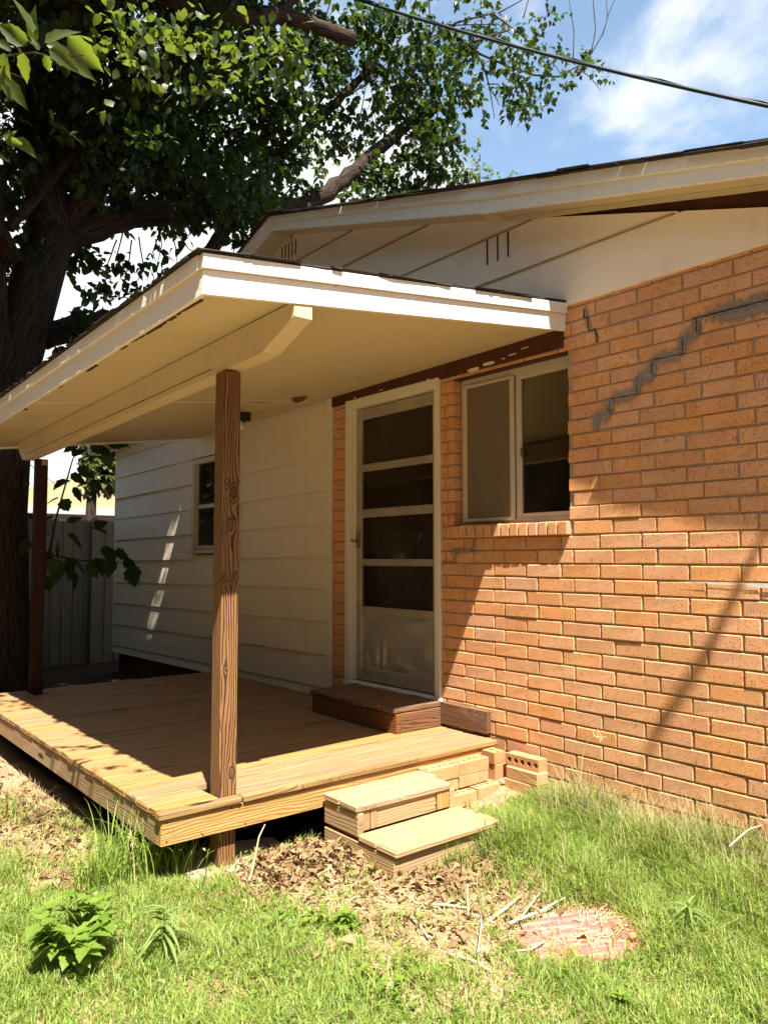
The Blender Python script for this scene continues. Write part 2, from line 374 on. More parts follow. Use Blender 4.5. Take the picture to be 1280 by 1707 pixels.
M['stick'] = mat_wood('dry_stick', (.46, .36, .245), (.22, .155, .095), .02)
M['straw'] = mat_simple('straw', (.58, .47, .26), .8, .15, .3, 30)
M['black'] = mat_simple('black_fitting', (.012, .012, .011), .5, .3, .2, 20)
M['bulb'] = mat_simple('bulb_glass', (.72, .66, .55), .25, .5, .05, 5)
M['steel'] = mat_simple('old_steel', (.25, .21, .17), .5, .4, .5, 60, metal=.6)
M['cable'] = mat_simple('cable_sheath', (.022, .030, .028), .45, .4, .3, 30)
M['batten'] = mat_simple('batten_shadow_tan', (.40, .285, .16), .6, .2, .3, 20)  # darker than the panels: joint shadow put into the strip colour
M['fence'] = mat_paint('fence_paint', (.21, .19, .155), dirt_amt=.5)
M['concrete'] = mat_simple('concrete', (.38, .285, .195), .95, .1, .35, 25, bump=.004)
M['tan_roof'] = mat_simple('tan_roof', (.24, .17, .095), .95, .1, .25, 14, bump=.01)
M['dove'] = mat_simple('dove_feathers', (.26, .20, .16), .8, .2, .3, 80)
M['eaves_white'] = mat_simple('neighbour_white', (.38, .375, .36), .7, .2, .1, 4)

k = NT('soil'); p = k.pos()
c = k.mix(k.ramp(k.noise(p, 3.5, 7, .65), .35, .68), (.30, .185, .105), (.47, .34, .21)); c = k.mix(k.ramp(k.noise(p, 45, 5, .7), .42, .70), c, (.20, .115, .06))
c = k.mix(k.math('MULTIPLY', k.ramp(k.noise(p, 130, 3, .6), .60, .72), .6), c, (.52, .42, .28))
sy_ = k.n('ShaderNodeSeparateXYZ', {0: p}); shade_mask = k.math('MULTIPLY', k.ramp(k.math('ADD', sy_.outputs[1], k.noise(p, 3, 4, .6)), 6.9, 7.6), k.ramp(sy_.outputs[1], 16.0, 12.0))  # ground darkened behind and under the deck: shade put into the colour
shade_mask = k.math('MAXIMUM', shade_mask, k.math('MULTIPLY', k.ramp(sy_.outputs[0], -2.02, -1.9), k.ramp(sy_.outputs[1], 3.35, 3.5)))
c = k.mix(shade_mask, c, k.mix(k.noise(p, 30, 5, .6), (.035, .022, .014), (.09, .055, .035)))
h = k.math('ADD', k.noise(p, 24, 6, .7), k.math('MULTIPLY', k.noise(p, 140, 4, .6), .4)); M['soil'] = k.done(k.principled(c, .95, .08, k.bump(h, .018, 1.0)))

k = NT('pink_board'); p = k.pos(); q = k.n('ShaderNodeMapping', {'Vector': p, 'Rotation': (0, 0, .45)}).outputs[0]
g = k.noise(k.scale(q, (4, 70, 4)), 1.0, 5, .6); pt = k.noise(k.scale(q, (3, 26, 3)), 1.0, 6, .65)
c = k.mix(k.ramp(pt, .46, .64), (.42, .10, .085), (.36, .235, .165)); c = k.mix(k.math('MULTIPLY', k.ramp(g, .5, .7), .6), c, (.47, .37, .28)); c = k.mix(k.ramp(g, .66, .76), c, (.26, .13, .09))
M['pink'] = k.done(k.principled(c, .85, .15, k.bump(g, .004, .9)))
M['smear'] = mat_stain('grey_smear', (.36, .305, .255), .85, 26)
M['chalk'] = mat_stain('white_chalk', (.80, .77, .72), .95, 60)

# ------------------------------------------------------------------ ground
def gz(x, y):
    x = np.asarray(x, float); y = np.asarray(y, float)
    z = .10*smooth(-.95, -.05, x)*(1-smooth(3.0, 3.5, y)) 
    z = z + .05*np.exp(-((x+1.5)/.35)**2-((y-3.0)/.22)**2)            # leaf heap by the steps
    z = z + .07*np.exp(-((x+2.62)/.30)**2-((y-4.6)/.9)**2)
    near = np.exp(-((x+1.5)/4)**2-((y-3)/4)**2)
    z = z + near*(.012*np.sin(x*5.1+1.3)*np.cos(y*4.3)+.007*np.sin(x*13+y*9)+.005*np.sin(x*27-y*23))
    z = z - .10*smooth(-2.05, -1.7, x)*smooth(3.25, 3.6, y)*(1-smooth(6.5, 7.0, y))
    return z
gx = np.unique(np.concatenate([np.linspace(-400, -12, 14), np.linspace(-12, -4, 17), np.linspace(-4, 1, 170), np.linspace(1, 14, 14), np.linspace(14, 400, 14)]))
gy = np.unique(np.concatenate([np.linspace(-400, -6, 14), np.linspace(-6, .5, 14), np.linspace(.5, 7.5, 220), np.linspace(7.5, 16, 20), np.linspace(16, 400, 14)]))
XX, YY = np.meshgrid(gx, gy); V = np.stack([XX.ravel(), YY.ravel(), gz(XX.ravel(), YY.ravel())], 1)
nx, ny = len(gx), len(gy); ii, jj = np.meshgrid(np.arange(nx-1), np.arange(ny-1)); b = (jj*nx+ii).ravel()
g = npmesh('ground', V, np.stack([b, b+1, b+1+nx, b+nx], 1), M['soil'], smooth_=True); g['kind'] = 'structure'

# ------------------------------------------------------------------ house
house = thing('brick_house', 'orange brick house with white sided end wall and low cream gable', 'house')
R0, RH = 1.307, .0801                        # a bed joint and the course height
MOD = .2545
OPEN = [(2.655, 3.57, 1.627, 2.589), (3.69, 4.74, .47, 2.629)]      # window, door: y0 y1 z0 z1
Y0, Y1, ZT = .9, 4.925, 2.85
wall = MB()
ZB = -.15
def slab(y0, y1, z0, z1, x0=.0085, x1=.115): wall.cbox((x0, y0, z0), (x1, y1, z1), .0005)
slab(Y0+.01, 2.655, ZB, 2.88); slab(2.655, 3.57, ZB, 1.55); slab(2.655, 3.57, 2.592, 2.88); slab(3.578, 3.69, ZB, 2.88)
slab(3.69, 4.74, ZB, .40); slab(3.69, 4.74, 2.632, 2.88); slab(4.74, Y1-.002, ZB, 2.88)
wallo = wall.build('brick_wall', M['mortar'], house)
variants = {}
def brick_mesh(L, H, D, i):
    key = (round(L, 3), round(H, 3), round(D, 3), i)
    if key not in variants:
        m = MB(); m.cbox((0, 0, 0), (D, L, H), .0032, jit=.0011); o = m.build('brick', M['brick']); variants[key] = o.data; bpy.data.objects.remove(o)
    return variants[key]
bricks = []
def place(y0, y1, z0, z1, x=0.0, D=.09): bricks.append((y0, y1, z0, z1, x, D))
G = .0105
for r in range(-18, 20):
    z0 = R0+RH*r+G*.5; z1 = R0+RH*(r+1)-G*.5
    if z1 > 2.86: z1 = 2.86
    base = 1.613 if r % 2 else 1.698
    ys = sorted({round(base+MOD*q, 4) for q in range(-4, 14)} | {Y0, Y1})
    for a, b_ in zip(ys[:-1], ys[1:]):
        if a < Y0-.001 or b_ > Y1+.001 or b_-a < .03: continue
        segs = [(a+G*.5, b_-G*.5)]
        for (oy0, oy1, oz0, oz1) in OPEN:
            if (oz0 if oy0 > 3.6 else 1.55) < (z0+z1)/2 < oz1-.02:
                ns = []
                for (s0, s1) in segs:
                    if s1 <= oy0 or s0 >= oy1: ns.append((s0, s1)); continue
                    if s0 < oy0: ns.append((s0, oy0))
                    if s1 > oy1: ns.append((oy1, s1))
                segs = ns
        for s0, s1 in segs:
            if s1-s0 < .022: continue
            if 3.56 < s0 < 3.6 and s1 <= 3.70 and s1-s0 > .09:
                m_ = 3.645 if r % 2 else 3.625
                place(s0, m_-.004, z0, z1); place(m_+.004, s1, z0, z1)
            else: place(s0, s1, z0, z1)
# the ones that show largest are parts, the rest one mesh
def brick_px(b): 
    u, v, d = toimg(np.array([[0, b[0], b[2]], [0, b[1], b[3]]])); u = np.clip(u, -5, 1285); v = np.clip(v, -5, 1712)
    return abs(u[1]-u[0])*abs(v[1]-v[0])
bricks.sort(key=brick_px, reverse=True)
rest = MB(); nb = 0
for n_, (y0, y1, z0, z1, x, D) in enumerate(bricks):
    jx = random.gauss(0, .0011); jy = random.gauss(0, .0012); jz = random.gauss(0, .0010)
    if nb < 285:
        me = brick_mesh(y1-y0, z1-z0, D, random.randrange(4)); o = link('brick', me, wallo)
        o.location = (x+jx, y0+jy, z0+jz); o.rotation_euler = (random.gauss(0, .0035), random.gauss(0, .006), random.gauss(0, .004)); nb += 1
    else: rest.cbox((x+jx, y0+jy, z0+jz), (x+D+jx, y1+jy, z1+jz), .0032, jit=.0008, rn=random.random())
ro = rest.build('brickwork', M['brick'], wallo); ro['kind'] = 'stuff'
# rowlock sill under the window
sl = MB().cbox((-.022, 2.650, 1.552), (.05, 3.565, 1.618), .001).build('window_sill', M['mortar'], house)
for i in range(13):
    w = (3.57-2.648)/13; y = 2.648+w*i
    m = MB().cbox((-.032+random.gauss(0, .001), y+.005, 1.549), (.06, y+w-.005, 1.625+random.gauss(0, .001)), .004, jit=.001).build('brick', M['brick'], sl)
# crack repair following the joints, crack, chalk line
def joint(r): return R0+RH*r
cm = MB()
path = [(1.40, 16), (1.88, 16), (1.88, 15), (1.955, 15), (1.955, 14), (2.124, 14), (2.124, 13), (2.212, 13), (2.212, 12), (2.378, 12), (2.378, 11), (2.464, 11), (2.464, 10.1)]
P3 = [Vector((-.001, y, joint(r))) for y, r in path]
def ribbon(mb, a, b, w, x=-.0042, thick=.012):
    """a smeared filler bead along a joint"""
    d = (b-a); n = max(2, int(d.length/.02)); dn = d.normalized(); s = Vector((0, -dn.z, dn.y))
    pts0 = []; pts1 = []
    for i in range(n+1):
        p = a+d*(i/n); ww = w*random.uniform(.6, 1.35); pts0.append(p-s*ww+Vector((x+random.uniform(-.001, 0.001), 0, 0))); pts1.append(p+s*ww*random.uniform(.8, 1.2)+Vector((x, 0, 0)))
    V = pts0+pts1+[q+Vector((thick, 0, 0)) for q in pts0]+[q+Vector((thick, 0, 0)) for q in pts1]; k_ = n+1; Fs = []
    for i in range(n):
        Fs += [[i, i+1, k_+i+1, k_+i], [2*k_+i, i+2*k_+1, i+1, i][::-1], [k_+i, k_+i+1, 3*k_+i+1, 3*k_+i][::-1]]
    mb.add(V, Fs)
for a, b_ in zip(P3[:-1], P3[1:]): ribbon(cm, a, b_, .0085 if abs((b_-a).z) > .01 else .0075)
ribbon(cm, Vector((0, 1.30, joint(16)+.006)), Vector((0, 1.75, joint(16)+.004)), .013)
for a, b_ in [((3.39, 3), (3.39, 2)), ((3.39, 2), (3.60, 2)), ((3.56, 2), (3.56, 1)), ((3.56, 1), (3.68, 1))]:
    ribbon(cm, Vector((0, a[0], joint(a[1]))), Vector((0, b_[0], joint(b_[1]))), .006)
cm.build('joint_filler', M['caulk'], wallo)['kind'] = 'stuff'
dk = MB()
for a, b_ in [((1.9, 16), (1.52, 16.0)), ((1.882, 15.95), (1.882, 15.1)), ((1.957, 14.9), (1.957, 14.1)), ((1.95, 14.0), (2.124, 14.0)), ((2.126, 13.9), (2.126, 13.1)), ((2.214, 12.9), (2.214, 12.1)), ((2.214, 12), (2.37, 12)), ((2.38, 11.9), (2.38, 11.1)),
              ((2.53, 18.6), (2.535, 18.0)), ((2.51, 18), (2.505, 17)), ((2.47, 17.1), (2.445, 16.4)), ((2.445, 16.4), (2.45, 16.02)), ((2.53, 18), (2.51, 18)), ((2.505, 17), (2.47, 17.05))]:
    ribbon(dk, Vector((0, a[0], joint(a[1]))), Vector((0, b_[0], joint(b_[1]))), .0022, x=-.0075, thick=.004)
dk.build('crack', M['mortar_dark'], wallo)
def smear(mb, y0, y1, z0, z1, x=-.0046, n=14, edge=.5):
    V = []; Rn = []
    for j in range(n+1):
        for i in range(n+1):
            V.append((x, y0+(y1-y0)*i/n, z0+(z1-z0)*j/n)); a = min(i, n-i)/(n*.5); c_ = min(j, n-j)/(n*.5); Rn.append(min(1, a*1.6)*min(1, c_*1.6))
    o = len(mb.v); mb.v += V; mb.rn += Rn
    for j in range(n):
        for i in range(n): mb.f.append((o+j*(n+1)+i, o+j*(n+1)+i+1, o+(j+1)*(n+1)+i+1, o+(j+1)*(n+1)+i)); mb.uv += [(0, 0)]*4
sm = MB()
def wash(mb, a, b, dn, x):
    # a faint grey wash over the bricks on both sides of a joint, fading away from it
    n = 10; o = len(mb.v); d = (b-a); L = d.length; d.normalize(); sd_ = Vector((0, -d.z, d.y))
    a2, L2 = a-d*.03, L+.06
    for j in range(n+1):
        for i in range(n+1):
            w = (j/n*2-1); q = a2+d*(L2*i/n)+sd_*(w*dn); e = min(i, n-i)/n*4; mb.v.append((x, q.y, q.z)); mb.rn.append(max(0, 1-abs(w))**.8*min(1, e))
    for j in range(n):
        for i in range(n): mb.f.append((o+j*(n+1)+i, o+j*(n+1)+i+1, o+(j+1)*(n+1)+i+1, o+(j+1)*(n+1)+i)); mb.uv += [(0, 0)]*4
for q, (a, b_) in enumerate(zip(P3[:-1], P3[1:])): wash(sm, a, b_, .055 if abs((b_-a).z) > .01 else .07, -.0046-.0003*q)
wash(sm, Vector((0, 1.3, joint(15.6))), Vector((0, 1.86, joint(15.6))), .06, -.0049)
for q, (a, b_) in enumerate([((2.53, 18.7), (2.50, 17)), ((3.39, 3), (3.39, 2)), ((3.39, 2), (3.60, 2)), ((3.56, 2), (3.56, 1))]): wash(sm, Vector((0, a[0], joint(a[1]))), Vector((0, b_[0], joint(b_[1]))), .035, -.0046-.0003*q)
sm.build('grey_smear', M['smear'], wallo)['kind'] = 'stuff'
ch = MB(); smear(ch, 1.30, 2.12, joint(0)-.010, joint(0)+.002, -.0062); smear(ch, 1.35, 1.75, joint(0)-.028, joint(0)+.002, -.0066); ch.build('chalk_line', M['chalk'], wallo)
# gable above the brick
RB = [(9.95, 2.752), (5.553, 4.204), (3.117, 3.493), (1.44, 3.073), (.45, 2.826)]   # rake underside profile (y, z)
RT = [(9.95, 2.870), (5.553, 4.322), (3.117, 3.648), (1.44, 3.192), (.45, 2.945)]
def prof(P, y):
    for (a, za), (b_, zb) in zip(P[:-1], P[1:]):
        if b_ <= y <= a: return zb+(za-zb)*(y-b_)/(a-b_)
    return P[-1][1]
PT = lambda y: (prof(RB, y)+.03) if y > 3.14 else 3.517-.312*(3.14-y)               # panel top; it has dropped at the right
lv = [2.847, 3.143, 3.425, 3.705, 3.955, 4.30]
for i in range(5):
    z0, z1 = lv[i]+(.0 if i == 0 else .003), lv[i+1]-.003
    ysr = [q for q in np.linspace(.9, 9.7, 441) if PT(q) > z0+.002]
    top = [(q, min(z1, PT(q))) for q in ysr]
    pts = [(top[0][0], z0)]+[(top[-1][0], z0)]+top[::-1]
    # thin out collinear points
    keep = [pts[0], pts[1]]
    for a in range(2, len(pts)):
        if a == 2 or a == len(pts)-1: keep.append(pts[a]); continue
        (ya, za), (yb, zb), (yc, zc) = pts[a-1], pts[a], pts[a+1]
        if abs((zb-za)*(yc-yb)-(zc-zb)*(yb-ya)) > 1e-7: keep.append(pts[a])
    MB().prism(keep, 0, -.014-.003*(i % 2), .02).build('gable_panel', M['gable'], house)
gb = MB()
for a, b_ in zip(lv[1:5], range(4)):
    ysr = [q for q in np.linspace(.9, 9.7, 300) if PT(q) > a+.004]
    gb.prism([(ysr[0]+.02, a-.006), (ysr[-1]-.02, a-.007), (ysr[-1]-.02, a+.005), (ysr[0]+.02, a+.005)], 0, -.0225, .0)
gb.build('panel_batten', M['batten'], house)
for y in (3.242, 3.155, 3.070): MB().cbox((-.0185, y-.007, 3.258), (-.012, y+.007, 3.418), .001).build('vent_slot', M['black'], house)
for y in (5.68, 5.625, 5.57, 5.515, 5.46): MB().cbox((-.0185, y-.006, 4.015), (-.012, y+.006, 4.155), .001).build('vent_slot', M['black'], house)
# fascia of the rake: upper strip, lower board
XO = -.215
def strip(name, prof0, prof1, f0, f1, x0, x1, mat, ya=None, yb=None, parent=None, grain=1):
    P0 = [(y, a+(b_-a)*f0) for (y, a), (_, b_) in zip(prof0, prof1)]; P1 = [(y, a+(b_-a)*f1) for (y, a), (_, b_) in zip(prof0, prof1)]
    if ya is not None:
        yk = [yb]+[y for y, _ in P0 if ya < y < yb]+[ya]; P0, P1 = [(y, prof(P0, y)) for y in yk], [(y, prof(P1, y)) for y in yk]
    return MB().prism(P0+P1[::-1], 0, x0, x1, grain=grain).build(name, mat, parent or house)
strip('rake_trim', RB, RT, .60, 1.0, XO-.016, XO+.02, M['fascia'], 3.30, 9.95); strip('rake_trim', RB, RT, .55, 1.0, XO-.016, XO+.02, M['fascia'], .45, 3.297)
strip('rake_fascia', RB, RT, .0, .597, XO, XO+.022, M['fascia'], 5.553, 9.95); strip('rake_fascia', RB, RT, .0, .597, XO, XO+.022, M['fascia'], 3.117, 5.550); strip('rake_fascia', RB, RT, -.03, .547, XO, XO+.022, M['fascia'], .45, 3.114)
strip('rake_soffit', [(y, z+.018) for y, z in RB], [(y, z+.032) for y, z in RB], 0, 1, XO+.024, .0, M['soffit'])
strip('rake_molding', [(y, z-.006) for y, z in RB], [(y, z+.016) for y, z in RB], 0, 1, -.045, -.022, M['soffit'], .45, 3.10)
MB().cbox((XO+.024, 3.085, 3.470), (-.03, 3.112, 3.53), .002).build('rake_block', M['soffit'], house)
MB().cbox((XO+.024, 5.50, 4.16), (-.03, 5.60, 4.225), .002).build('rake_block', M['soffit'], house)
strip('bare_rafter', [(y, z-.16) for y, z in RB], [(y, z+.015) for y, z in RB], 0, 1, .022, .06, M['baredark'], .5, 5.0)
strip('roof', [(y, z+.002) for y, z in RT], [(y, z+.03) for y, z in RT], 0, 1, XO-.012, 8.0, M['shingle'])
for q, (ya, yb) in enumerate([(9.93, 9.97), (.43, .47)]):
    z = prof(RB, 9.9 if q == 0 else .5); MB().cbox((XO-.02, ya, z-.03), (8.0, yb, z+.14), .003).build('eave_fascia', M['fascia'], house)
def shingle_edge(P, x, name, parent, lo=.018, hi=.045, n=2):
    mb = MB(); y = min(q for q, _ in P)
    while y < max(q for q, _ in P)-.05:
        w = random.choice([.16, .22, .30]); 
        for l in range(n):
            z = prof(P, y+w*.5); d = math.atan2(prof(P, y+w)-prof(P, y), w); ov = random.uniform(lo, hi)
            Mx = Matrix.Translation((0, y+w/2, z+.003+l*.0075+random.uniform(0, .004))) @ Matrix.Rotation(d+random.gauss(0, .008), 4, 'X') @ Matrix.Rotation(random.gauss(-.02, .02), 4, 'Y')
            mb.cbox((x-ov, -w/2+random.uniform(0, .02), 0), (x+.25, w/2-random.uniform(0, .02), .0055), .001, jit=.002, M=Mx, rn=random.random())
        y += w*random.uniform(.7, 1.0)
    o = mb.build(name, M['shingle'], parent); o['kind'] = 'stuff'; return o
shingle_edge(RT, XO-.016, 'shingles', house)
# white sided half of the wall
SX = .030; sb = []
TILT = -.0125                                # the boards run down a little towards the far corner
sz = [.285+.2612*i for i in range(11)]
sz = [.310, .400, .656, .917, 1.178, 1.437, 1.698, 1.959, 2.220, 2.481, 2.742, 3.0]
WINS = (6.46, 7.44, 1.47, 2.44)
for i in range(len(sz)-1):
    for (ya, yb) in ((4.995, 5.315), (5.318, 6.46), (6.463, 9.65)):
        a0, a1 = sz[i], sz[i+1]+.02
        segs = [(ya, yb)]
        if a1 > WINS[2]+.05 and a0 < WINS[3]-.15 and i >= 5:
            segs = [(s0, s1) for s0, s1 in ((ya, min(yb, WINS[0]-.002)), (max(ya, WINS[1]+.002), yb)) if s1-s0 > .02]
        if a0 > 2.95: continue
        for s0, s1 in segs:
            j = random.gauss(0, .0018); x_out = SX-.026+j; x_in = SX-.006+j
            z = lambda y, zz: zz+TILT*(y-5)
            V = [(x_out, s0, z(s0, a0)), (x_out, s1, z(s1, a0)), (x_in, s1, z(s1, a1)), (x_in, s0, z(s0, a1)),
                 (SX+.02, s0, z(s0, a0)), (SX+.02, s1, z(s1, a0)), (SX+.02, s1, z(s1, a1)), (SX+.02, s0, z(s0, a1))]
            Fs = [(0, 3, 2, 1), (4, 5, 6, 7), (0, 1, 5, 4), (1, 2, 6, 5), (2, 3, 7, 6), (3, 0, 4, 7)]
            MB().add(V, Fs).build('siding_board', M['siding'], house)
MB().cbox((SX+.012, 4.93, .34), (SX+.08, 6.45, 3.0), .001).cbox((SX+.012, 7.45, .34), (SX+.08, 9.64, 3.0), .001).cbox((SX+.012, 6.45, .34), (SX+.08, 7.45, 1.45), .001).cbox((SX+.012, 6.45, 2.46), (SX+.08, 7.45, 3.0), .001).build('siding_backing', M['siding'], house)
MB().cbox((-.012, 4.927, .335), (.05, 4.992, 2.70), .003, grain=2).build('corner_trim', M['white'], house)
MB().cbox((.02, 9.652, .25), (.10, 9.70, 2.85), .003).build('corner_trim', M['siding'], house)
MB().cbox((.09, 4.95, -.2), (.14, 9.64, .345), .002).build('foundation', M['baredark'], house)
# far and back walls so that the house is closed
MB().cbox((.12, 9.60, -.1), (7.5, 9.66, 2.95), .002).build('side_wall', M['siding'], house)
MB().cbox((.12, Y0-.01, -.15), (7.5, Y0+.08, 2.9), .002).build('side_wall', M['brick'], house)
MB().cbox((7.42, Y0, -.15), (7.5, 9.66, 2.95), .002).build('back_wall', M['brick'], house)
rm = MB()                                     # rooms behind the windows
rm.cbox((3.4, .95, .3), (3.45, 9.6, 2.75), .001).cbox((.116, .985, .28), (3.45, 9.55, .32), .001).cbox((.12, .985, 2.70), (3.45, 9.55, 2.74), .001).cbox((.2, 3.60, .3), (3.45, 3.66, 2.72), .001).cbox((.2, 5.5, .3), (3.45, 5.56, 2.72), .001)
rm.build('interior_room', M['room'], house)
MB().cbox((3.30, 1.75, .32), (3.398, 2.75, 2.35), .004).build('room_doorway', M['inner_door'], house)
# red frieze strip under the porch ceiling with flaked paint
fz = MB().cbox((-.014, 2.675, 2.612), (.006, 4.924, 2.72), .002).build('frieze_board', M['frieze'], house)
fl = MB()
for (y, z, w, h_) in [(3.37, 2.617, .10, .026), (3.24, 2.632, .10, .022), (3.05, 2.648, .07, .008), (3.12, 2.637, .03, .006), (3.80, 2.632, .025, .012), (4.62, 2.64, .03, .008), (2.95, 2.668, .06, .006), (4.3, 2.645, .05, .005)]:
    pts = [(y+w/2*math.cos(t)*random.uniform(.85, 1.1), z+h_/2*math.copysign(abs(math.sin(t))**.5, math.sin(t))*random.uniform(.8, 1.1)) for t in np.linspace(0, 2*math.pi, 14)[:-1]]
    fl.prism(pts, 0, -.0155, -.0135)
fl.build('flaked_paint', M['white'], fz)
# brick window: recessed aluminium slider
win = MB().cbox((.070, 2.66, 1.627), (.12, 2.70, 2.589), .003).cbox((.070, 3.535, 1.627), (.12, 3.566, 2.589), .003).cbox((.070, 2.70, 1.627), (.12, 3.535, 1.662), .003).cbox((.070, 2.70, 2.545), (.12, 3.535, 2.589), .003).build('window', M['frame'], house)
MB().cbox((.052, 3.500, 1.650), (.072, 3.533, 2.545), .003).cbox((.052, 3.105, 1.650), (.072, 3.135, 2.545), .003).cbox((.052, 3.135, 1.650), (.072, 3.50, 1.672), .003).cbox((.052, 3.135, 2.525), (.072, 3.50, 2.545), .003).build('sash', M['frame'], win)
MB().cbox((.074, 3.062, 1.662), (.098, 3.104, 2.545), .003).cbox((.076, 2.70, 1.662), (.098, 3.062, 1.690), .003).cbox((.076, 2.70, 2.515), (.098, 3.062, 2.545), .003).build('sash', M['frame'], win)
MB().cbox((.060, 3.135, 1.672), (.064, 3.50, 2.525), .0005).build('pane', M['glass_old'], win)
MB().cbox((.086, 2.70, 1.69), (.090, 3.062, 2.515), .0005).build('pane', M['glass'], win)
so_ = MB().cbox((.054, 3.133, 1.670), (.0545, 3.502, 2.527), .0001, rn=1.0).build('insect_screen', M['screen'], win)
MB().cbox((.13, 3.12, 1.64), (.135, 3.46, 2.58), .0005).build('blind', M['blind'], win)
MB().cbox((.066, 3.050, 2.03), (.076, 3.062, 2.09), .002).cbox((.058, 3.035, 2.045), (.07, 3.06, 2.055), .001).build('window_latch', M['steel'], win)
MB().cbox((.004, 2.657, 2.586), (.11, 3.568, 2.593), .001).build('lintel', M['frieze'], house)
# storm door in its frame
df = MB()
df.cbox((-.018, 4.680, .50), (.10, 4.738, 2.628), .004, grain=2).cbox((-.018, 3.692, .50), (.10, 3.742, 2.628), .004, grain=2).cbox((-.018, 3.742, 2.560), (.10, 4.680, 2.628), .004, grain=1).cbox((-.030, 3.685, .462), (.11, 4.745, .502), .004, grain=1)
df.cbox((.02, 4.655, .503), (.05, 4.679, 2.559), .002).build('door_frame', M['white'], house)
LY0, LY1, LZ0, LZ1 = 3.744, 4.652, .512, 2.552
sd = MB(); st = .062
sd.cbox((.030, LY0, LZ0), (.058, LY0+st, LZ1), .004).cbox((.030, LY1-st, LZ0), (.058, LY1, LZ1), .004)
for z0, z1 in ((LZ1-.085, LZ1), (2.070, 2.125), (1.722, 1.785), (1.362, 1.412), (1.003, 1.060), (LZ0, LZ0+.095)): sd.cbox((.031, LY0+st, z0), (.057, LY1-st, z1), .004)
sdo = sd.build('storm_door', M['alu'], house)
for i, (z0, z1) in enumerate(((2.125, LZ1-.085), (1.785, 2.070), (1.412, 1.722), (1.060, 1.362))): MB().cbox((.042, LY0+st, z0), (.046, LY1-st, z1), .0005).build('pane', M['glass_old'], sdo)
N1, N2 = 40, 26; V = []; 
for j in range(N2+1):
    for i in range(N1+1):
        y = LY0+st+(LY1-LY0-2*st)*i/N1; z = LZ0+.095+(1.003-LZ0-.095)*j/N2; u = i/N1; w = j/N2
        ed = min(u, 1-u, w, 1-w)*8; ed = min(1, ed)
        d = .006*math.sin(u*7+w*3)*math.cos(w*5+1)+.010*math.exp(-((u-.72)/.06)**2-((w-.18)/.22)**2)*math.sin((u-.72)*60) - .012*math.exp(-((u-.42)/.10)**2-((w-.12)/.12)**2) + .010*math.exp(-((u-.85-.25*w)/.03)**2)*(1-w) + .006*math.exp(-((u-.25-.1*w)/.12)**2-((w-.25)/.25)**2)
        V.append((.044+1.7*d*ed, y, z))
b = [j*(N1+1)+i for j in range(N2) for i in range(N1)]
npmesh('kick_panel', V, [(q, q+N1+1, q+N1+2, q+1) for q in b], M['alu_panel'], parent=sdo, smooth_=True)
for z in (2.34, 1.40, .84): MB().cbox((.014, LY0-.004, z-.045), (.032, LY0+.010, z+.045), .002).tube([(.018, LY0+.002, z-.05), (.018, LY0+.002, z+.05)], [.006, .006], 8).build('hinge', M['steel'], sdo)
MB().cbox((.014, 4.600, 1.49), (.031, 4.630, 1.62), .004).tube([(.02, 4.615, 1.545), (-.018, 4.615, 1.545), (-.024, 4.607, 1.545)], [.009, .008, .004], 8).tube([(-.018, 4.615, 1.545), (-.02, 4.64, 1.548), (-.018, 4.655, 1.552)], [.007, .009, .006], 8).build('handle', M['steel'], sdo)
MB().cbox((.115, 3.70, .45), (.155, 4.72, 2.62), .003).build('inner_door', M['inner_door'], house)
for (y0, y1, z0, z1) in ((3.80, 4.15, 1.55, 2.4), (4.25, 4.6, 1.55, 2.4), (3.80, 4.15, .7, 1.35), (4.25, 4.6, .7, 1.35)): MB().cbox((.108, y0, z0), (.116, y1, z1), .004).build('door_panel', M['inner_door'], house)
# window in the white siding
w2 = MB(); y0, y1, z0, z1 = WINS; t = .055
w2.cbox((-.004, y0, z0+.03), (.06, y0+t, z1), .003).cbox((-.004, y1-t, z0+.03), (.06, y1, z1), .003).cbox((-.004, y0+t, z1-t), (.06, y1-t, z1), .003).cbox((-.02, y0-.02, z0-.005), (.06, y1+.02, z0+.03), .003)
w2o = w2.build('window', M['frame'], house)
zm = (z0+z1)/2-.01
MB().cbox((.022, y0+t, z0+.03), (.045, y0+t+.035, z1-t), .002).cbox((.022, y1-t-.035, z0+.03), (.045, y1-t, z1-t), .002).cbox((.024, y0+t+.035, z0+.03), (.045, y1-t-.035, z0+.075), .002).cbox((.018, y0+t, zm-.02), (.05, y1-t, zm+.02), .002).build('sash', M['frame'], w2o)
MB().cbox((.034, y0+t+.035, z0+.075), (.037, y1-t-.035, zm-.02), .0003).build('pane', M['glass_old'], w2o); MB().cbox((.034, y0+t+.035, zm+.02), (.037, y1-t-.035, z1-t), .0003).build('pane', M['glass_old'], w2o)
MB().cbox((.11, y0, z0), (.115, y1, z1), .0003).build('blind', M['blind'], w2o)
# board screwed to the wall beside the door step
tag(MB().cbox((-.038, 3.255, .352), (-.002, 3.665, .488), .003, grain=1).build('ledger_board', M['redwood']), 'reddish board fixed flat on the brick at the deck end', 'board')

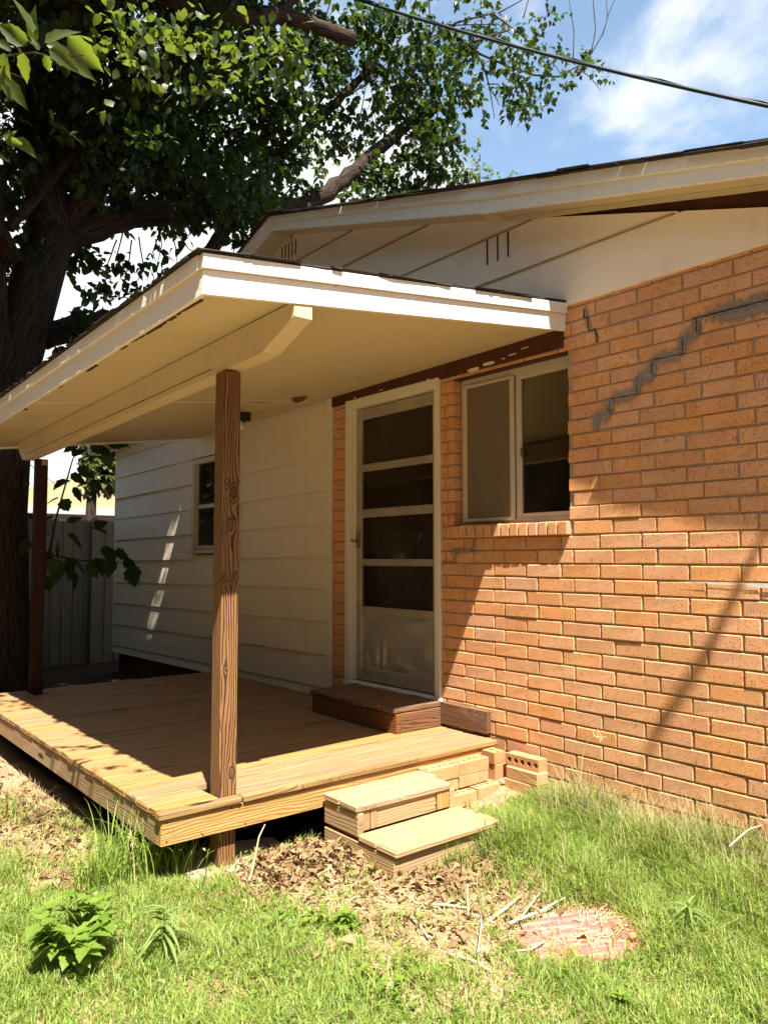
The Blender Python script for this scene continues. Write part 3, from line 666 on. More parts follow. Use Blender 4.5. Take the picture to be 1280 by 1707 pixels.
# ------------------------------------------------------------------ porch roof
porch = thing('porch_roof', 'white flat porch roof with peeling fascia over the wooden deck', 'porch roof')
PY0, PY1 = 2.66, 7.32
zw = lambda y: 2.712-.0154*(y-2.66)
zo = lambda y: 2.430-.0226*(y-2.66)
PX = -2.23
def psz(x, y): return zo(y)+(zw(y)-zo(y))*(x-PX)/(-PX)
def rslab(name, x0, x1, y0, y1, d0, d1, mat, parent=porch, n=1):
    V = []
    for d in (d0, d1):
        for (x, y) in ((x0, y0), (x1, y0), (x1, y1), (x0, y1)): V.append((x, y, psz(x, y)+d))
    return MB().add(V, [(3, 2, 1, 0), (4, 5, 6, 7), (0, 1, 5, 4), (1, 2, 6, 5), (2, 3, 7, 6), (3, 0, 4, 7)], [[(V[q][0], V[q][1]) for q in f] for f in ((3, 2, 1, 0), (4, 5, 6, 7), (0, 1, 5, 4), (1, 2, 6, 5), (2, 3, 7, 6), (3, 0, 4, 7))]).build(name, mat, parent)
rslab('soffit_panel', PX+.034, -.016, PY0+.022, 5.08, .012, .024, M['soffit']); rslab('soffit_panel', PX+.038, -.016, 5.084, PY1-.03, .012, .024, M['soffit'])
rslab('soffit_seam', PX+.05, -.02, 5.072, 5.090, .009, .013, M['white'])
V = [(-1.05, 5.10, psz(-1.05, 5.10)+.0105), (-.50, 5.10, psz(-.5, 5.10)-.010), (-.48, 5.34, psz(-.48, 5.34)+.0105), (-1.0, 5.3, psz(-1.0, 5.3)+.0105)]
V += [(a, b, c+.012) for a, b, c in V]
MB().add(V, [(0, 1, 2, 3), (7, 6, 5, 4), (0, 4, 5, 1), (1, 5, 6, 2), (2, 6, 7, 3), (3, 7, 4, 0)]).build('sagging_patch', M['soffit'], porch)
FT = .155
rslab('roof_deck', PX+.024, -.004, PY0+.024, PY1-.024, .026, FT+.004, M['frieze'])
rslab('fascia', PX+.022, -.003, PY0, PY0+.021, -.004, .092, M['fascia']); rslab('fascia_trim', PX-.006, -.003, PY0-.014, PY0+.02, .0945, FT-.004, M['fascia'])
rslab('fascia', PX, PX+.021, PY0-.001, PY1, -.004, .092, M['fascia']); rslab('fascia_trim', PX-.016, PX+.020, PY0+.0205, PY1, .0945, FT-.004, M['fascia'])
rslab('fascia', PX+.022, -.003, PY1-.021, PY1, -.004, FT-.004, M['fascia'])
rslab('drip_edge', PX+.022, PX+.0335, PY0+.03, PY1-.03, -.001, .005, M['soffit'])
def sh_edges():
    mb = MB()
    def tab(x0, x1, y0, y1, d, tilt): 
        V = []
        for dd in (0, .0055):
            for (x, y, s) in ((x0, y0, 0), (x1, y0, 1), (x1, y1, 1), (x0, y1, 0)):
                V.append((x+random.gauss(0, .003), y+random.gauss(0, .003), psz(x, y)+FT+d+dd+random.gauss(0, .0015)))
        mb.add(V, [(3, 2, 1, 0), (4, 5, 6, 7), (0, 1, 5, 4), (1, 2, 6, 5), (2, 3, 7, 6), (3, 0, 4, 7)], rn=random.random())
    for l in range(2):
        x = PX-.02
        while x < -.1:
            w = random.uniform(.05, .3); ov = random.choice([-.003, .0, .006, .012]); tab(x, x+w-.004, PY0-.014-ov, PY0+.3, l*.0045+random.uniform(0, .0025), 0); x += w
        y = PY0-.01
        while y < PY1:
            w = random.choice([.02, .035, .05, .09, .14]); ov = random.choice([.004, .010, .016, .022, .026]) - (.012 if random.random() < .15 else 0)
            tab(PX-.016-ov, PX+.3, y, y+w-.001, l*.0045+random.uniform(0, .0025), 0); y += w
    tab(PX+.1, -.004, PY0+.15, PY1, .012, 0)
    o = mb.build('shingles', M['shingle'], porch); o['kind'] = 'stuff'
sh_edges()
BX0, BX1 = -1.815, -1.725
bz = lambda y: 2.312-.0232*(y-3.3)
pts = [(2.665, psz(-1.77, 2.665)-.001), (2.665, psz(-1.77, 2.665)-.062), (2.925, bz(2.92)+.006), (3.3, bz(3.3)), (6.62, bz(6.62)), (6.80, bz(6.8)), (6.93, bz(6.9)+.10), (6.93, psz(-1.77, 6.93)-.001), (4.5, psz(-1.77, 4.5)-.0)]
MB().prism([(y, z) for y, z in pts], 0, BX0, BX1, grain=1).build('beam', M['soffit'], porch)
MB().cbox((BX0-.0025, 3.4, bz(4)+.045), (BX0-.0005, 6.7, bz(4)+.048), .0002, M=Matrix.Translation((0, 3.4, bz(4)))@Matrix.Rotation(-.0232, 4, 'X')@Matrix.Translation((0, -3.4, -bz(4)))).build('beam_split', M['baredark'], porch)
rot_ = MB()
for i in range(26):
    y = random.choice([random.uniform(2.72, 3.3), random.uniform(2.72, 5.5)]); rot_.cbox((PX+.022+random.uniform(0, .006), y, zo(y)-.0022), (PX+.030+random.uniform(0, .012), y+random.uniform(.02, .12), zo(y)+.002), .0006, jit=.002)
rot_.build('rotten_edge', M['baredark'], porch)
# light and broken box on the porch ceiling
lt = thing('porch_light', 'bare bulb in a black socket under the porch ceiling', 'light')
lx, ly = -.45, 5.60; lz = psz(lx, ly)+.011
MB().prism([(lx-.062, ly-.06), (lx+.062, ly-.06), (lx+.055, ly+.06), (lx-.055, ly+.06)], 2, lz-.07, lz).build('socket', M['black'], lt)
MB().tube([(lx, ly, lz-.062), (lx, ly, lz-.085), (lx, ly, lz-.092), (lx, ly, lz-.11), (lx, ly, lz-.128), (lx, ly, lz-.140), (lx, ly, lz-.145)], [.014, .014, .018, .028, .030, .020, .004], 14).build('bulb', M['bulb'], lt, True)
bx_, by_ = -.33, 4.90; bzz = psz(bx_, by_)+.011
tag(MB().tube([(bx_, by_, bzz), (bx_, by_, bzz-.012), (bx_+.01, by_, bzz-.026), (bx_+.012, by_, bzz-.032)], [.060, .058, .040, .010], 12, wob=.12).build('ceiling_cover', M['redwood'], None), 'rusty broken round cover on the porch ceiling above the door', 'ceiling cover')

# ------------------------------------------------------------------ posts
post = MB().cbox((-1.834, 3.2365, -.02), (-1.745, 3.3255, 2.305), .004, grain=2, uvo=(0, PV-3.3))
post_o = post.build('porch_post', M['post']); tag(post_o, 'knotty brown front porch post standing at the deck corner', 'post', 'porch posts')
# put the knots on the near face: shift its UVs to the plain 0..0.089 range
uvl = post_o.data.uv_layers[0].data
for pl in post_o.data.polygons:
    if pl.normal.y < -.9:
        for li in pl.loop_indices:
            co = post_o.data.vertices[post_o.data.loops[li].vertex_index].co; uvl[li].uv = (co.z, co.x+1.834+PV)
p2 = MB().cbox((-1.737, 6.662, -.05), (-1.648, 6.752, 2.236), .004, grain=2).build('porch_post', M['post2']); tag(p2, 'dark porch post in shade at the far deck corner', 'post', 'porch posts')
MB().cbox((-1.70, 6.6595, 2.185), (-1.652, 6.6615, 2.232), .0004).build('metal_plate', M['concrete'], p2)
pb = MB(); pts = [(-1.98, 3.19), (-1.66, 3.14), (-1.46, 3.22), (-1.44, 3.42), (-1.7, 3.52), (-1.95, 3.45)]
pb.prism(pts, 2, -.06, .016); tag(pb.build('concrete_pad', M['concrete']), 'flat pale concrete pad under the front porch post', 'pad')

# ------------------------------------------------------------------ deck
deck = thing('wooden_deck', 'low wooden deck of narrow pine boards under the porch roof', 'deck')
ZD = .330; DY0, DY1, DX0 = 3.185, 6.80, -2.130
y = DY0; bw = .1395; i = 0
while y < DY1-.05:
    dz = random.gauss(0, .0012); xe = -.004
    if i == 0:
        for xa, xb in ((DX0-random.uniform(0, .01), -1.743), (-1.735, -.022)):
            MB().cbox((xa, y, ZD-.032), (xb, y+.0495, ZD+dz), .005, grain=0, jit=.0008).build('deck_board', M['deck'], deck)
        MB().cbox((DX0, y+.0515, ZD-.032), (-1.838, y+bw-.004, ZD), .003, grain=0).build('deck_board', M['deck'], deck)
        MB().cbox((-1.741, y+.0515, ZD-.032), (-.02, y+bw-.004, ZD), .003, grain=0).build('deck_board', M['deck'], deck)
    elif y < 3.36:
        MB().cbox((DX0-random.uniform(0, .005), y, ZD-.032), (-1.838, y+bw-.007, ZD+dz), .005, grain=0, jit=.0008).build('deck_board', M['deck'], deck)
        MB().cbox((-1.741, y, ZD-.032), (xe, y+bw-.007, ZD+dz), .005, grain=0, jit=.0008).build('deck_board', M['deck'], deck)
    elif 6.6 < y+bw and y < 6.76:
        MB().cbox((DX0-random.uniform(0, .005), y, ZD-.032), (-1.741, y+bw-.007, ZD+dz), .005, grain=0).build('deck_board', M['deck'], deck); MB().cbox((-1.644, y, ZD-.032), (xe, y+bw-.007, ZD+dz), .005, grain=0).build('deck_board', M['deck'], deck)
    else:
        MB().cbox((DX0-random.uniform(0, .005), y, ZD-.032), (xe, y+bw-.007, ZD+dz), .005, grain=0, jit=.0008).build('deck_board', M['deck'], deck)
    y += bw; i += 1
MB().cbox((DX0+.004, 3.197, .185), (-.07, 3.233, .296), .003, grain=0, uvo=(4.2, 7.1)).build('rim_board', M['rim'], deck)
MB().cbox((DX0+.004, 3.1965, .2965), (-1.9, 3.2335, .2978), .0003, grain=0).build('rim_shim', M['rim'], deck)
MB().cbox((DX0+.004, 3.236, .183), (DX0+.041, 6.79, .2965), .003, grain=1).build('rim_board', M['rim'], deck)
for y in np.linspace(3.7, 6.6, 7): MB().cbox((DX0+.045, y, .18), (-.02, y+.038, .297), .002, grain=0).build('joist', M['rim'], deck)
for (x, y) in ((-1.5, 4.6), (-1.5, 5.9), (-.5, 5), (-.5, 3.5)): MB().cbox((x, y, -.12), (x+.089, y+.089, .18), .003, grain=2).build('deck_leg', M['rim'], deck)
nm = MB()
for (x, z) in ((-2.10, .285), (-2.10, .205), (-1.79, .285), (-1.75, .28), (-1.74, .288), (-1.72, .2)): nm.tube([(x, 3.1955, z), (x, 3.199, z)], [.004, .004], 6)
nm.build('nail_heads', M['black'], deck)['kind'] = 'stuff'
# low step in front of the door
dstep = thing('door_step', 'low reddish plank step on the deck below the storm door', 'step')
y = 3.672; i = 0
while y < 4.56:
    w = .142; MB().cbox((-.425+random.uniform(-.008, .008), y, .455), (-.012, min(y+w-.006, 4.60), .490+random.gauss(0, .002)), .009, grain=0, jit=.002).build('step_plank', M['stepdark'], dstep); y += w; i += 1
MB().cbox((-.412, 3.664, ZD+.004), (-.374, 4.590, .452), .003, grain=1).build('step_front', M['redwood'], dstep); MB().cbox((-.373, 3.664, ZD+.004), (-.014, 3.702, .453), .003, grain=0).build('step_side', M['redwood'], dstep); MB().cbox((-.373, 4.552, ZD+.004), (-.014, 4.590, .453), .003, grain=0).build('step_side', M['redwood'], dstep)
for yy, zz in ((4.48, .44), (4.20, .45), (3.74, .44)): MB().cbox((-.010, yy, zz-.06), (.02, yy+.10, zz+.02), .004, jit=.004).build('step_packer', M['baredark'], dstep)
# wooden steps down to the grass
ws = thing('wooden_steps', 'two weathered pine steps from the deck to the grass', 'steps')
XL, XR = -1.292, -.655
for (z, ya, yb) in ((.262, 2.905, 3.045), (.264, 3.049, 3.178)): MB().cbox((XL-.006, ya, z-.036), (XR+random.uniform(-.03, .02), yb, z), .008, grain=0, jit=.0015).build('tread', M['step'], ws)
for (z, ya, yb) in ((.135, 2.625, 2.765), (.137, 2.769, 2.902)): MB().cbox((XL-.004, ya, z-.034), (XR+random.uniform(-.02, .04), yb, z), .008, grain=0, jit=.0015).build('tread', M['step'], ws)
MB().cbox((XL, 2.905, .118), (XL+.036, 3.176, .2255), .003, grain=1).build('side_board', M['step'], ws); MB().cbox((XL, 2.645, -.03), (XL+.036, 3.176, .1), .003, grain=1).build('side_board', M['step'], ws)
MB().cbox((XR-.04, 2.905, .0), (XR-.004, 3.176, .2255), .003, grain=1).build('side_board', M['step'], ws); MB().cbox((XR-.04, 2.645, -.03), (XR-.004, 2.90, .1), .003, grain=1).build('side_board', M['step'], ws)
MB().cbox((XL+.125, 2.918, .135), (XR-.125, 2.95, .2255), .002, grain=0).build('riser', M['step'], ws); MB().cbox((XL+.0365, 2.645, -.03), (XR-.042, 2.678, .1), .002, grain=0).build('riser', M['step'], ws)
for x in (XL+.038, XL+.083, XR-.122, XR-.080): MB().cbox((x, 2.914, .137), (x+.040, 2.955, .2255), .002, grain=2).build('riser_block', M['rim'], ws)
nm = MB()
for (x, z) in ((XR-.13, .165), (XR-.13, .20)): nm.tube([(x, 2.912, z), (x, 2.918, z)], [.0035, .0035], 6)
nm.build('nail_heads', M['black'], ws)['kind'] = 'stuff'

# ------------------------------------------------------------------ loose bricks under the deck end
def loose_brick(label, loc, rz=0, hole_face=None, L=.235, W=.09, H=.062, rx=0, ry=0):
    t = thing('loose_brick', label, 'brick', group='loose bricks under the deck end')
    m = MB()
    ex = L/2; 
    if hole_face is None: m.cbox((-L/2, -W/2, 0), (L/2, W/2, H), .004, jit=.0015)
    else:
        # a real cored brick: five round holes right through, built as a grid of cells each with an octagonal hole
        n = 5; cw = L/n; r = .015; pr = 10
        for s in (0, 1):
            pass
        for c_ in range(n):
            x0 = -L/2+cw*c_; cxm = x0+cw/2; ring = [(cxm+r*math.cos(2*math.pi*q/pr), r*math.sin(2*math.pi*q/pr)) for q in range(pr)]
            outer = []
            for q in range(pr):
                a = 2*math.pi*q/pr; dx, dy = math.cos(a), math.sin(a); k_ = min((cw/2)/abs(dx) if abs(dx) > 1e-6 else 9, (W/2)/abs(dy) if abs(dy) > 1e-6 else 9); outer.append((cxm+dx*k_, dy*k_))
            V = [(*p_, 0) for p_ in ring]+[(*p_, 0) for p_ in outer]+[(*p_, H) for p_ in ring]+[(*p_, H) for p_ in outer]; Fs = []
            corners = [(x0, -W/2), (x0+cw, -W/2), (x0+cw, W/2), (x0, W/2)]; cb = len(V); V += [(*p_, 0) for p_ in corners]+[(*p_, H) for p_ in corners]
            for q in range(pr):
                q2 = (q+1) % pr; Fs.append((2*pr+q, 3*pr+q, 3*pr+q2, 2*pr+q2)); Fs.append((q2, pr+q2, pr+q, q)); Fs.append((q, 2*pr+q, 2*pr+q2, q2))
                (ax_, ay_), (bx2, by2) = outer[q], outer[q2]
                if abs(abs(ax_-cxm)-cw/2) < 1e-6 and abs(abs(by2)-W/2) < 1e-6 and abs(abs(ay_)-W/2) > 1e-6 or abs(abs(ay_)-W/2) < 1e-6 and abs(abs(bx2-cxm)-cw/2) < 1e-6 and abs(abs(ax_-cxm)-cw/2) > 1e-6:
                    ci = min(range(4), key=lambda z: (corners[z][0]-(ax_+bx2)/2)**2+(corners[z][1]-(ay_+by2)/2)**2); Fs.append((3*pr+q, cb+4+ci, 3*pr+q2)); Fs.append((pr+q2, cb+ci, pr+q))
            m.add(V, Fs)
        # outside skin
        h = [(-L/2, -W/2), (L/2, -W/2), (L/2, W/2), (-L/2, W/2)]; V = [(*p_, 0) for p_ in h]+[(*p_, H) for p_ in h]
        m.add(V, [(0, 1, 5, 4), (1, 2, 6, 5), (2, 3, 7, 6), (3, 0, 4, 7)])
    o = m.build('brick_body', M['loose'], t)
    t.matrix_world = Matrix.Translation(loc) @ Matrix.Rotation(rz, 4, 'Z') @ Matrix.Rotation(ry, 4, 'Y') @ Matrix.Rotation(rx, 4, 'X')
    return t
k = NT('loose_brick_clay'); p = k.pos(); c = k.mix(k.ramp(k.noise(p, 12, 5, .6), .35, .7), (.40, .185, .075), (.46, .25, .115)); c = k.mix(k.math('MULTIPLY', k.ramp(k.noise(p, 70, 4, .6), .6, .72), .6), c, (.22, .09, .04)); c = k.mix(k.rnd(), c, k.mix(.4, c, (.50, .33, .18)))
M['loose'] = k.done(k.principled(c, .9, .1, k.bump(k.noise(p, 90, 4, .6), .002, .9)))
loose_brick('holed brick on top of the stack, nearer the wooden steps', (-.545, 3.148, .203), -.015, 1, H=.067)
loose_brick('holed brick on top of the stack, nearer the brick wall', (-.305, 3.150, .204), .01, 1, H=.067)
loose_brick('second brick of the stack, right beside the wooden steps', (-.550, 3.152, .136), -.01, None, H=.066)
loose_brick('second brick of the stack under the deck rim end', (-.308, 3.150, .136), .012, None, H=.066)
loose_brick('lowest holed brick in the dirt beside the steps', (-.47, 3.085, .060), .03, 1, H=.066)
loose_brick('lowest brick of the stack closest to the wall', (-.225, 3.090, .066), .02, 1, H=.066)
loose_brick('brick laid crosswise under the tip of the deck board', (-.108, 3.205, .226), 1.53, 1, H=.066)
loose_brick('brick standing under the crosswise brick beside the wall', (-.105, 3.20, .09), 1.55, None, H=.133)
loose_brick('brick tipped on edge showing five holes against the wall', (-.028, 2.930, .262), -1.55, 1, W=.066, H=.075, rx=math.pi/2)
loose_brick('whole brick lying below the tipped brick by the wall', (-.080, 2.915, .160), -1.60, None, H=.066)
loose_brick('half buried brick under the whole brick by the wall', (-.085, 2.93, .092), -1.55, None, H=.066)
for (x, y, z, s) in ((-.12, 3.07, .12, .03), (-.135, 3.05, .10, .024), (-.10, 3.04, .09, .02)):
    pass
m = MB()
for (x, y, z, s) in ((-.13, 3.06, .10, .026), (-.14, 3.05, .135, .018), (-.115, 3.03, .07, .022), (-.15, 3.02, .05, .02)): m.cbox((x-s, y-s, z-s), (x+s, y+s*.8, z+s*.9), s*.5, jit=s*.25)
tag(m.build('mortar_rubble', M['concrete']), 'pale crumbs of old mortar between the loose bricks', 'rubble')['kind'] = 'stuff'

# ------------------------------------------------------------------ back yard: fence, neighbour house
fence = thing('metal_fence', 'grey ribbed metal fence behind the porch', 'fence')
def corr(x0, x1, y, z0, z1, name, parent):
    prof_ = []; x = x0
    while x < x1+.02: prof_ += [(x, 0), (x+.045, 0), (x+.055, -.018), (x+.085, -.018), (x+.095, 0)]; x += .14
    V = []; n = len(prof_)
    for z in (z0, z1):
        for (a, d) in prof_: V.append((a, y+d, z))
    for z in (z0, z1):
        for (a, d) in prof_: V.append((a, y+d+.003, z))
    Fs = [(i, i+1, n+i+1, n+i) for i in range(n-1)]+[(2*n+i, 3*n+i, 3*n+i+1, 2*n+i+1) for i in range(n-1)]
    return MB().add(V, Fs).build(name, M['fence'], parent)
for i, x0 in enumerate(np.arange(-9.9, .2, .98)): corr(x0, x0+.97, 10.6+.004*(i % 2), -.05, 1.93+random.gauss(0, .008), 'fence_panel', fence)
MB().cbox((-10, 10.64, 1.86), (1.0, 10.70, 1.92), .003).cbox((-10, 10.64, .3), (1.0, 10.70, .36), .003).build('fence_rail', M['fence'], fence)
MB().cbox((.02, 10.50, 0), (.09, 10.585, 1.97), .004).build('fence_post', M['fence'], fence)
sky_blocker = thing('sky_blocker', 'added wall of dark foliage out of view, blocking low sky light', 'sky_blocker')  # added out of view to cut sky light and darken window reflections
nh = thing('neighbour_house', 'neighbouring house with tan shingle roof beyond the metal fence', 'house')
hx0, hx1, hy0, hy1 = 1.2, 16, 20.0, 29
MB().cbox((hx0, hy0, 0), (hx1, hy1, 2.55), .01).build('wall', M['eaves_white'], nh)
e = .5; rz_ = 2.66; V = [(hx0-e, hy0-e, rz_), (hx1+e, hy0-e, rz_), (hx1+e, hy1+e, rz_), (hx0-e, hy1+e, rz_), (hx0+4.8, (hy0+hy1)/2, 4.7), (hx1-4.8, (hy0+hy1)/2, 4.7)]
MB().add(V, [(0, 1, 5, 4), (1, 2, 5), (2, 3, 4, 5), (3, 0, 4), (3, 2, 1, 0)]).build('roof', M['tan_roof'], nh)
MB().cbox((hx0-e-.03, hy0-e-.03, rz_-.17), (hx1+e, hy0-e, rz_+.01), .004).cbox((hx0-e-.03, hy0-e+.001, rz_-.17), (hx0-e, hy1+e, rz_+.01), .004).build('fascia', M['eaves_white'], nh)
MB().cbox((3.0, hy0-.04, .9), (4.4, hy0-.002, 2.1), .01).build('window', M['glass_old'], nh)

# ------------------------------------------------------------------ leaves
def leaf_geo(P, D, N, L, W, fold=.25, droop=.15, rn=None, serr=False):
    """P base, D direction, N normal (n,3); L, W (n,). Eight-vertex folded leaves -> triangles"""
    P = np.asarray(P); n = len(P); D = D/np.linalg.norm(D, axis=1, keepdims=True)
    S = np.cross(D, N); S /= np.linalg.norm(S, axis=1, keepdims=True)+1e-9; N = np.cross(S, D)
    L = L[:, None]; W = W[:, None]
    def pt(t, s, h): return P+D*L*t+S*W*s+N*(L*h)
    V = np.stack([pt(0, 0, 0), pt(.30, -.5, fold*.20), pt(.30, 0, 0), pt(.30, .5, fold*.20), pt(.66, -.36, fold*.15-droop*.4), pt(.66, 0, -droop*.4), pt(.66, .36, fold*.15-droop*.4), pt(1, 0, -droop)], 1)
    tri = np.array([[0, 2, 1], [0, 3, 2], [1, 2, 5], [1, 5, 4], [2, 3, 6], [2, 6, 5], [4, 5, 7], [5, 6, 7]])
    Fq = (tri[None]+np.arange(n)[:, None, None]*8).reshape(-1, 3)
    r = np.repeat(rng.random(n) if rn is None else rn, 8)
    return V.reshape(-1, 3), Fq, r
def rdir(n): 
    v = rng.normal(size=(n, 3)); return v/np.linalg.norm(v, axis=1, keepdims=True)
def cloud(c, rad, n, squash=(1, 1, .8)):
    v = rdir(n)*(rng.random((n, 1))**.42); return np.array(c)+v*np.array(squash)*rad
def foliage(name, blobs, mat, parent, Lr=(.075, .135), twig=7):
    """blobs: (centre, radius, leaves): leaves gathered on short twigs, hanging outwards and down"""
    Ps = []; Ds = []; Ns = []
    for (c, rad, n) in blobs:
        nt = max(1, n//twig); tc_ = cloud(c, rad, nt); td = rdir(nt); td[:, 2] -= .25; tl = rng.uniform(.12, .32, (nt, 1))
        for k_ in range(twig):
            t = (k_+.5)/twig; Ps.append(tc_+td*tl*(t-.5)*1.2+rng.normal(0, .015, (nt, 3))); d = td*.5+rdir(nt)*.8; d[:, 2] -= .45; Ds.append(d); nn = rdir(nt)*.55; nn[:, 2] += 1; Ns.append(nn)
    P = np.concatenate(Ps); D = np.concatenate(Ds); N = np.concatenate(Ns); n = len(P)
    L = rng.uniform(*Lr, n); V, Fq, r = leaf_geo(P, D, N, L, L*rng.uniform(.55, .8, n), rng.uniform(.1, .5), .18)
    return npmesh(name, V, Fq, mat, r, parent)

# ------------------------------------------------------------------ big tree
tree = thing('mulberry_tree', 'large dark leafy tree leaning over the house from the left', 'tree')
TY = 8.0
tr = MB()
tp = [at(8, 1168, Y=TY), at(3, 1120, Y=TY), at(0, 1000, Y=TY), at(0, 850, Y=TY), at(10, 700, Y=TY), at(30, 590, Y=TY), at(62, 470, Y=TY), at(88, 385, Y=TY)]
tr.tube(tp, [.38, .29, .255, .235, .235, .235, .235, .22], 20, wob=.05); tr.build('trunk', M['bark'], tree, True)
def limb(pts, r0, r1, Yd=TY, n=10, name='limb', dY=0, seg=4, jit=.04):
    P = [at(x, y, Y=Yd+dY*i/(len(pts)-1)) for i, (x, y) in enumerate(pts)]; Q = []
    for i in range(len(P)-1):
        for s in range(seg):
            t = s/seg; Q.append(P[i].lerp(P[i+1], t)+Vector([random.uniform(-jit, jit)*(0 if (i == 0 and s == 0) else 1)*r0/.1*.35 for _ in range(3)]))
    Q.append(P[-1]); m = len(Q); return MB().tube(Q, [r0+(r1-r0)*i/(m-1) for i in range(m)], n, wob=.06).build(name, M['bark'], tree, True)
limb([(85, 400), (140, 385), (220, 360), (400, 345), (505, 345), (560, 312), (600, 275), (690, 203), (725, 175)], .17, .07, dY=.3)
limb([(72, 562), (130, 542), (190, 533), (280, 492), (350, 418), (390, 362), (470, 258), (560, 172), (612, 120), (650, 60)], .13, .04, dY=.8)
limb([(88, 400), (62, 250), (55, 100), (48, -60), (60, -260)], .21, .10)
limb([(95, 400), (160, 300), (200, 270), (250, 150), (350, 20), (420, -120)], .13, .05, dY=-.6)
limb([(150, -60), (330, 14), (400, 28), (460, 22), (530, 45), (588, 66)], .085, .075, Yd=6.6)
limb([(460, 22), (500, -10), (560, -60)], .06, .04, Yd=6.6)
limb([(-40, 690), (5, 560), (0, 440), (-10, 250)], .08, .05, dY=-.5)
limb([(15, 380), (80, 310), (120, 262), (170, 250)], .05, .02, Yd=7.4)
limb([(790, 70), (830, 55), (850, 50), (880, 60)], .02, .010, dY=.4)
# thin wood at the right of the crown
tw = [[(640, 90), (700, 82), (760, 38), (820, 22), (870, 60), (905, 92), (925, 110), (935, 125)], [(690, 75), (760, 42), (830, 40), (870, 72)], [(700, 110), (770, 68), (800, 100), (812, 130), (818, 160), (824, 198)], [(812, 140), (830, 140), (836, 150)], [(818, 150), (828, 165), (832, 176)],
      [(760, 60), (800, 90), (850, 112), (890, 125), (930, 128), (960, 112), (985, 90), (1005, 55), (1015, 20), (1024, 0), (1032, -30)], [(985, 90), (992, 50), (988, 0), (984, -40)], [(955, 100), (956, 50), (948, 0)], [(1003, 60), (1012, 30), (1010, 0)], [(850, 112), (870, 145), (872, 180), (868, 205)], [(960, 112), (985, 130), (1000, 150)], [(830, 22), (870, 0), (890, -30)], [(872, 30), (880, 0), (876, -30)],
      [(580, 160), (610, 140), (650, 100), (680, 40)], [(560, 250), (600, 200), (612, 130)], [(715, -20), (716, 40), (721, 90), (724, 130), (718, 150)], [(560, -30), (540, 40), (520, 100), (530, 160)]]
for pt in tw: limb(pt, .022 if len(pt) > 5 else .012, .005, Yd=8.4, n=6, name='twig', seg=3, jit=.03)
for pt in ([(205, 388), (195, 430), (205, 460)], [(195, 400), (180, 440), (185, 455)], [(265, 370), (270, 410), (262, 440)], [(285, 380), (295, 420), (296, 440)], [(300, 395), (315, 415), (330, 422)], [(220, 400), (215, 440), (205, 480)], [(270, 380), (255, 420), (260, 436)], [(388, 392), (390, 420), (388, 452)], [(375, 395), (355, 420), (352, 440)], [(232, 395), (240, 450), (225, 475)]):
    limb(pt, .009, .004, Yd=8.0, n=5, name='twig', seg=3, jit=.12)
B = []
def bl(px, py, rpx, n, Y=TY):
    c = at(px, py, Y=Y); d = (c-CAM).dot(fwd); B.append((c, rpx*d/F, n))
dense = [(40, 60, 110, 900), (180, 50, 110, 900), (320, 90, 100, 800), (110, 180, 110, 900), (240, 190, 110, 900), (360, 200, 100, 800), (450, 120, 80, 560), (470, 40, 80, 500), (540, 130, 75, 420), (460, 210, 80, 520), (560, 220, 60, 240), (640, 50, 80, 420), (720, 80, 60, 260),
         (640, 170, 60, 260), (700, 200, 70, 480), (750, 150, 50, 190), (730, 250, 50, 260), (50, 310, 95, 760), (150, 320, 90, 760), (250, 300, 85, 700), (340, 310, 75, 600), (420, 300, 70, 480), (490, 280, 55, 260), (620, 290, 45, 180), (690, 290, 50, 240), (650, 330, 30, 60), (600, 330, 30, 60),
         (400, 380, 40, 170), (330, 350, 50, 220), (280, 350, 50, 220), (550, 60, 60, 260), (600, 90, 55, 200), (20, 420, 50, 200), (165, 470, 35, 70), (190, 440, 30, 50), (245, 445, 26, 34), (262, 470, 24, 34), (270, 430, 22, 22), (200, 550, 40, 130), (140, 540, 35, 90), (105, 580, 26, 50), (225, 490, 26, 40), (130, 420, 40, 120),
         (680, 130, 60, 260), (760, 80, 45, 130), (800, 40, 50, 110), (790, 170, 30, 40), (845, 115, 34, 60), (870, 150, 38, 90), (880, 95, 30, 50), (905, 40, 24, 26), (870, 185, 24, 46), (920, 165, 16, 18), (850, 60, 30, 40), (890, 130, 30, 40), (860, 185, 22, 34), (945, 130, 22, 26), (975, 120, 20, 22), (1002, 112, 12, 14), (895, 165, 20, 24), (780, 110, 40, 60), (800, 200, 18, 14), (930, 90, 22, 30), (925, 20, 20, 18), (985, 100, 20, 24), (1000, 130, 15, 14), (965, 118, 16, 14), (830, 90, 30, 40), (905, 120, 24, 24), (755, 290, 32, 70)]
for (x, y, r, n) in dense: bl(x, y, r, int(n*(1.0 if x < 520 else 1.35)), Y=TY+random.uniform(-.5, .9))
for (x, y, r, n) in [(250, 250, 130, 900), (100, 250, 140, 1000), (380, 140, 120, 700), (60, 100, 130, 900), (260, 60, 130, 900)]: bl(x, y, r, n, Y=TY+1.4)
B2 = []
for i in range(80):
    c = Vector((random.uniform(-3.2, .6), random.uniform(5.6, 7.8), random.uniform(4.9, 8.5)))
    u, v, d = toimg(np.array([c]))
    if u[0] > 470 or v[0] > 330 or (v[0] > 200 and u[0] > 400): continue
    B2.append((c, random.uniform(.3, .55), 170))
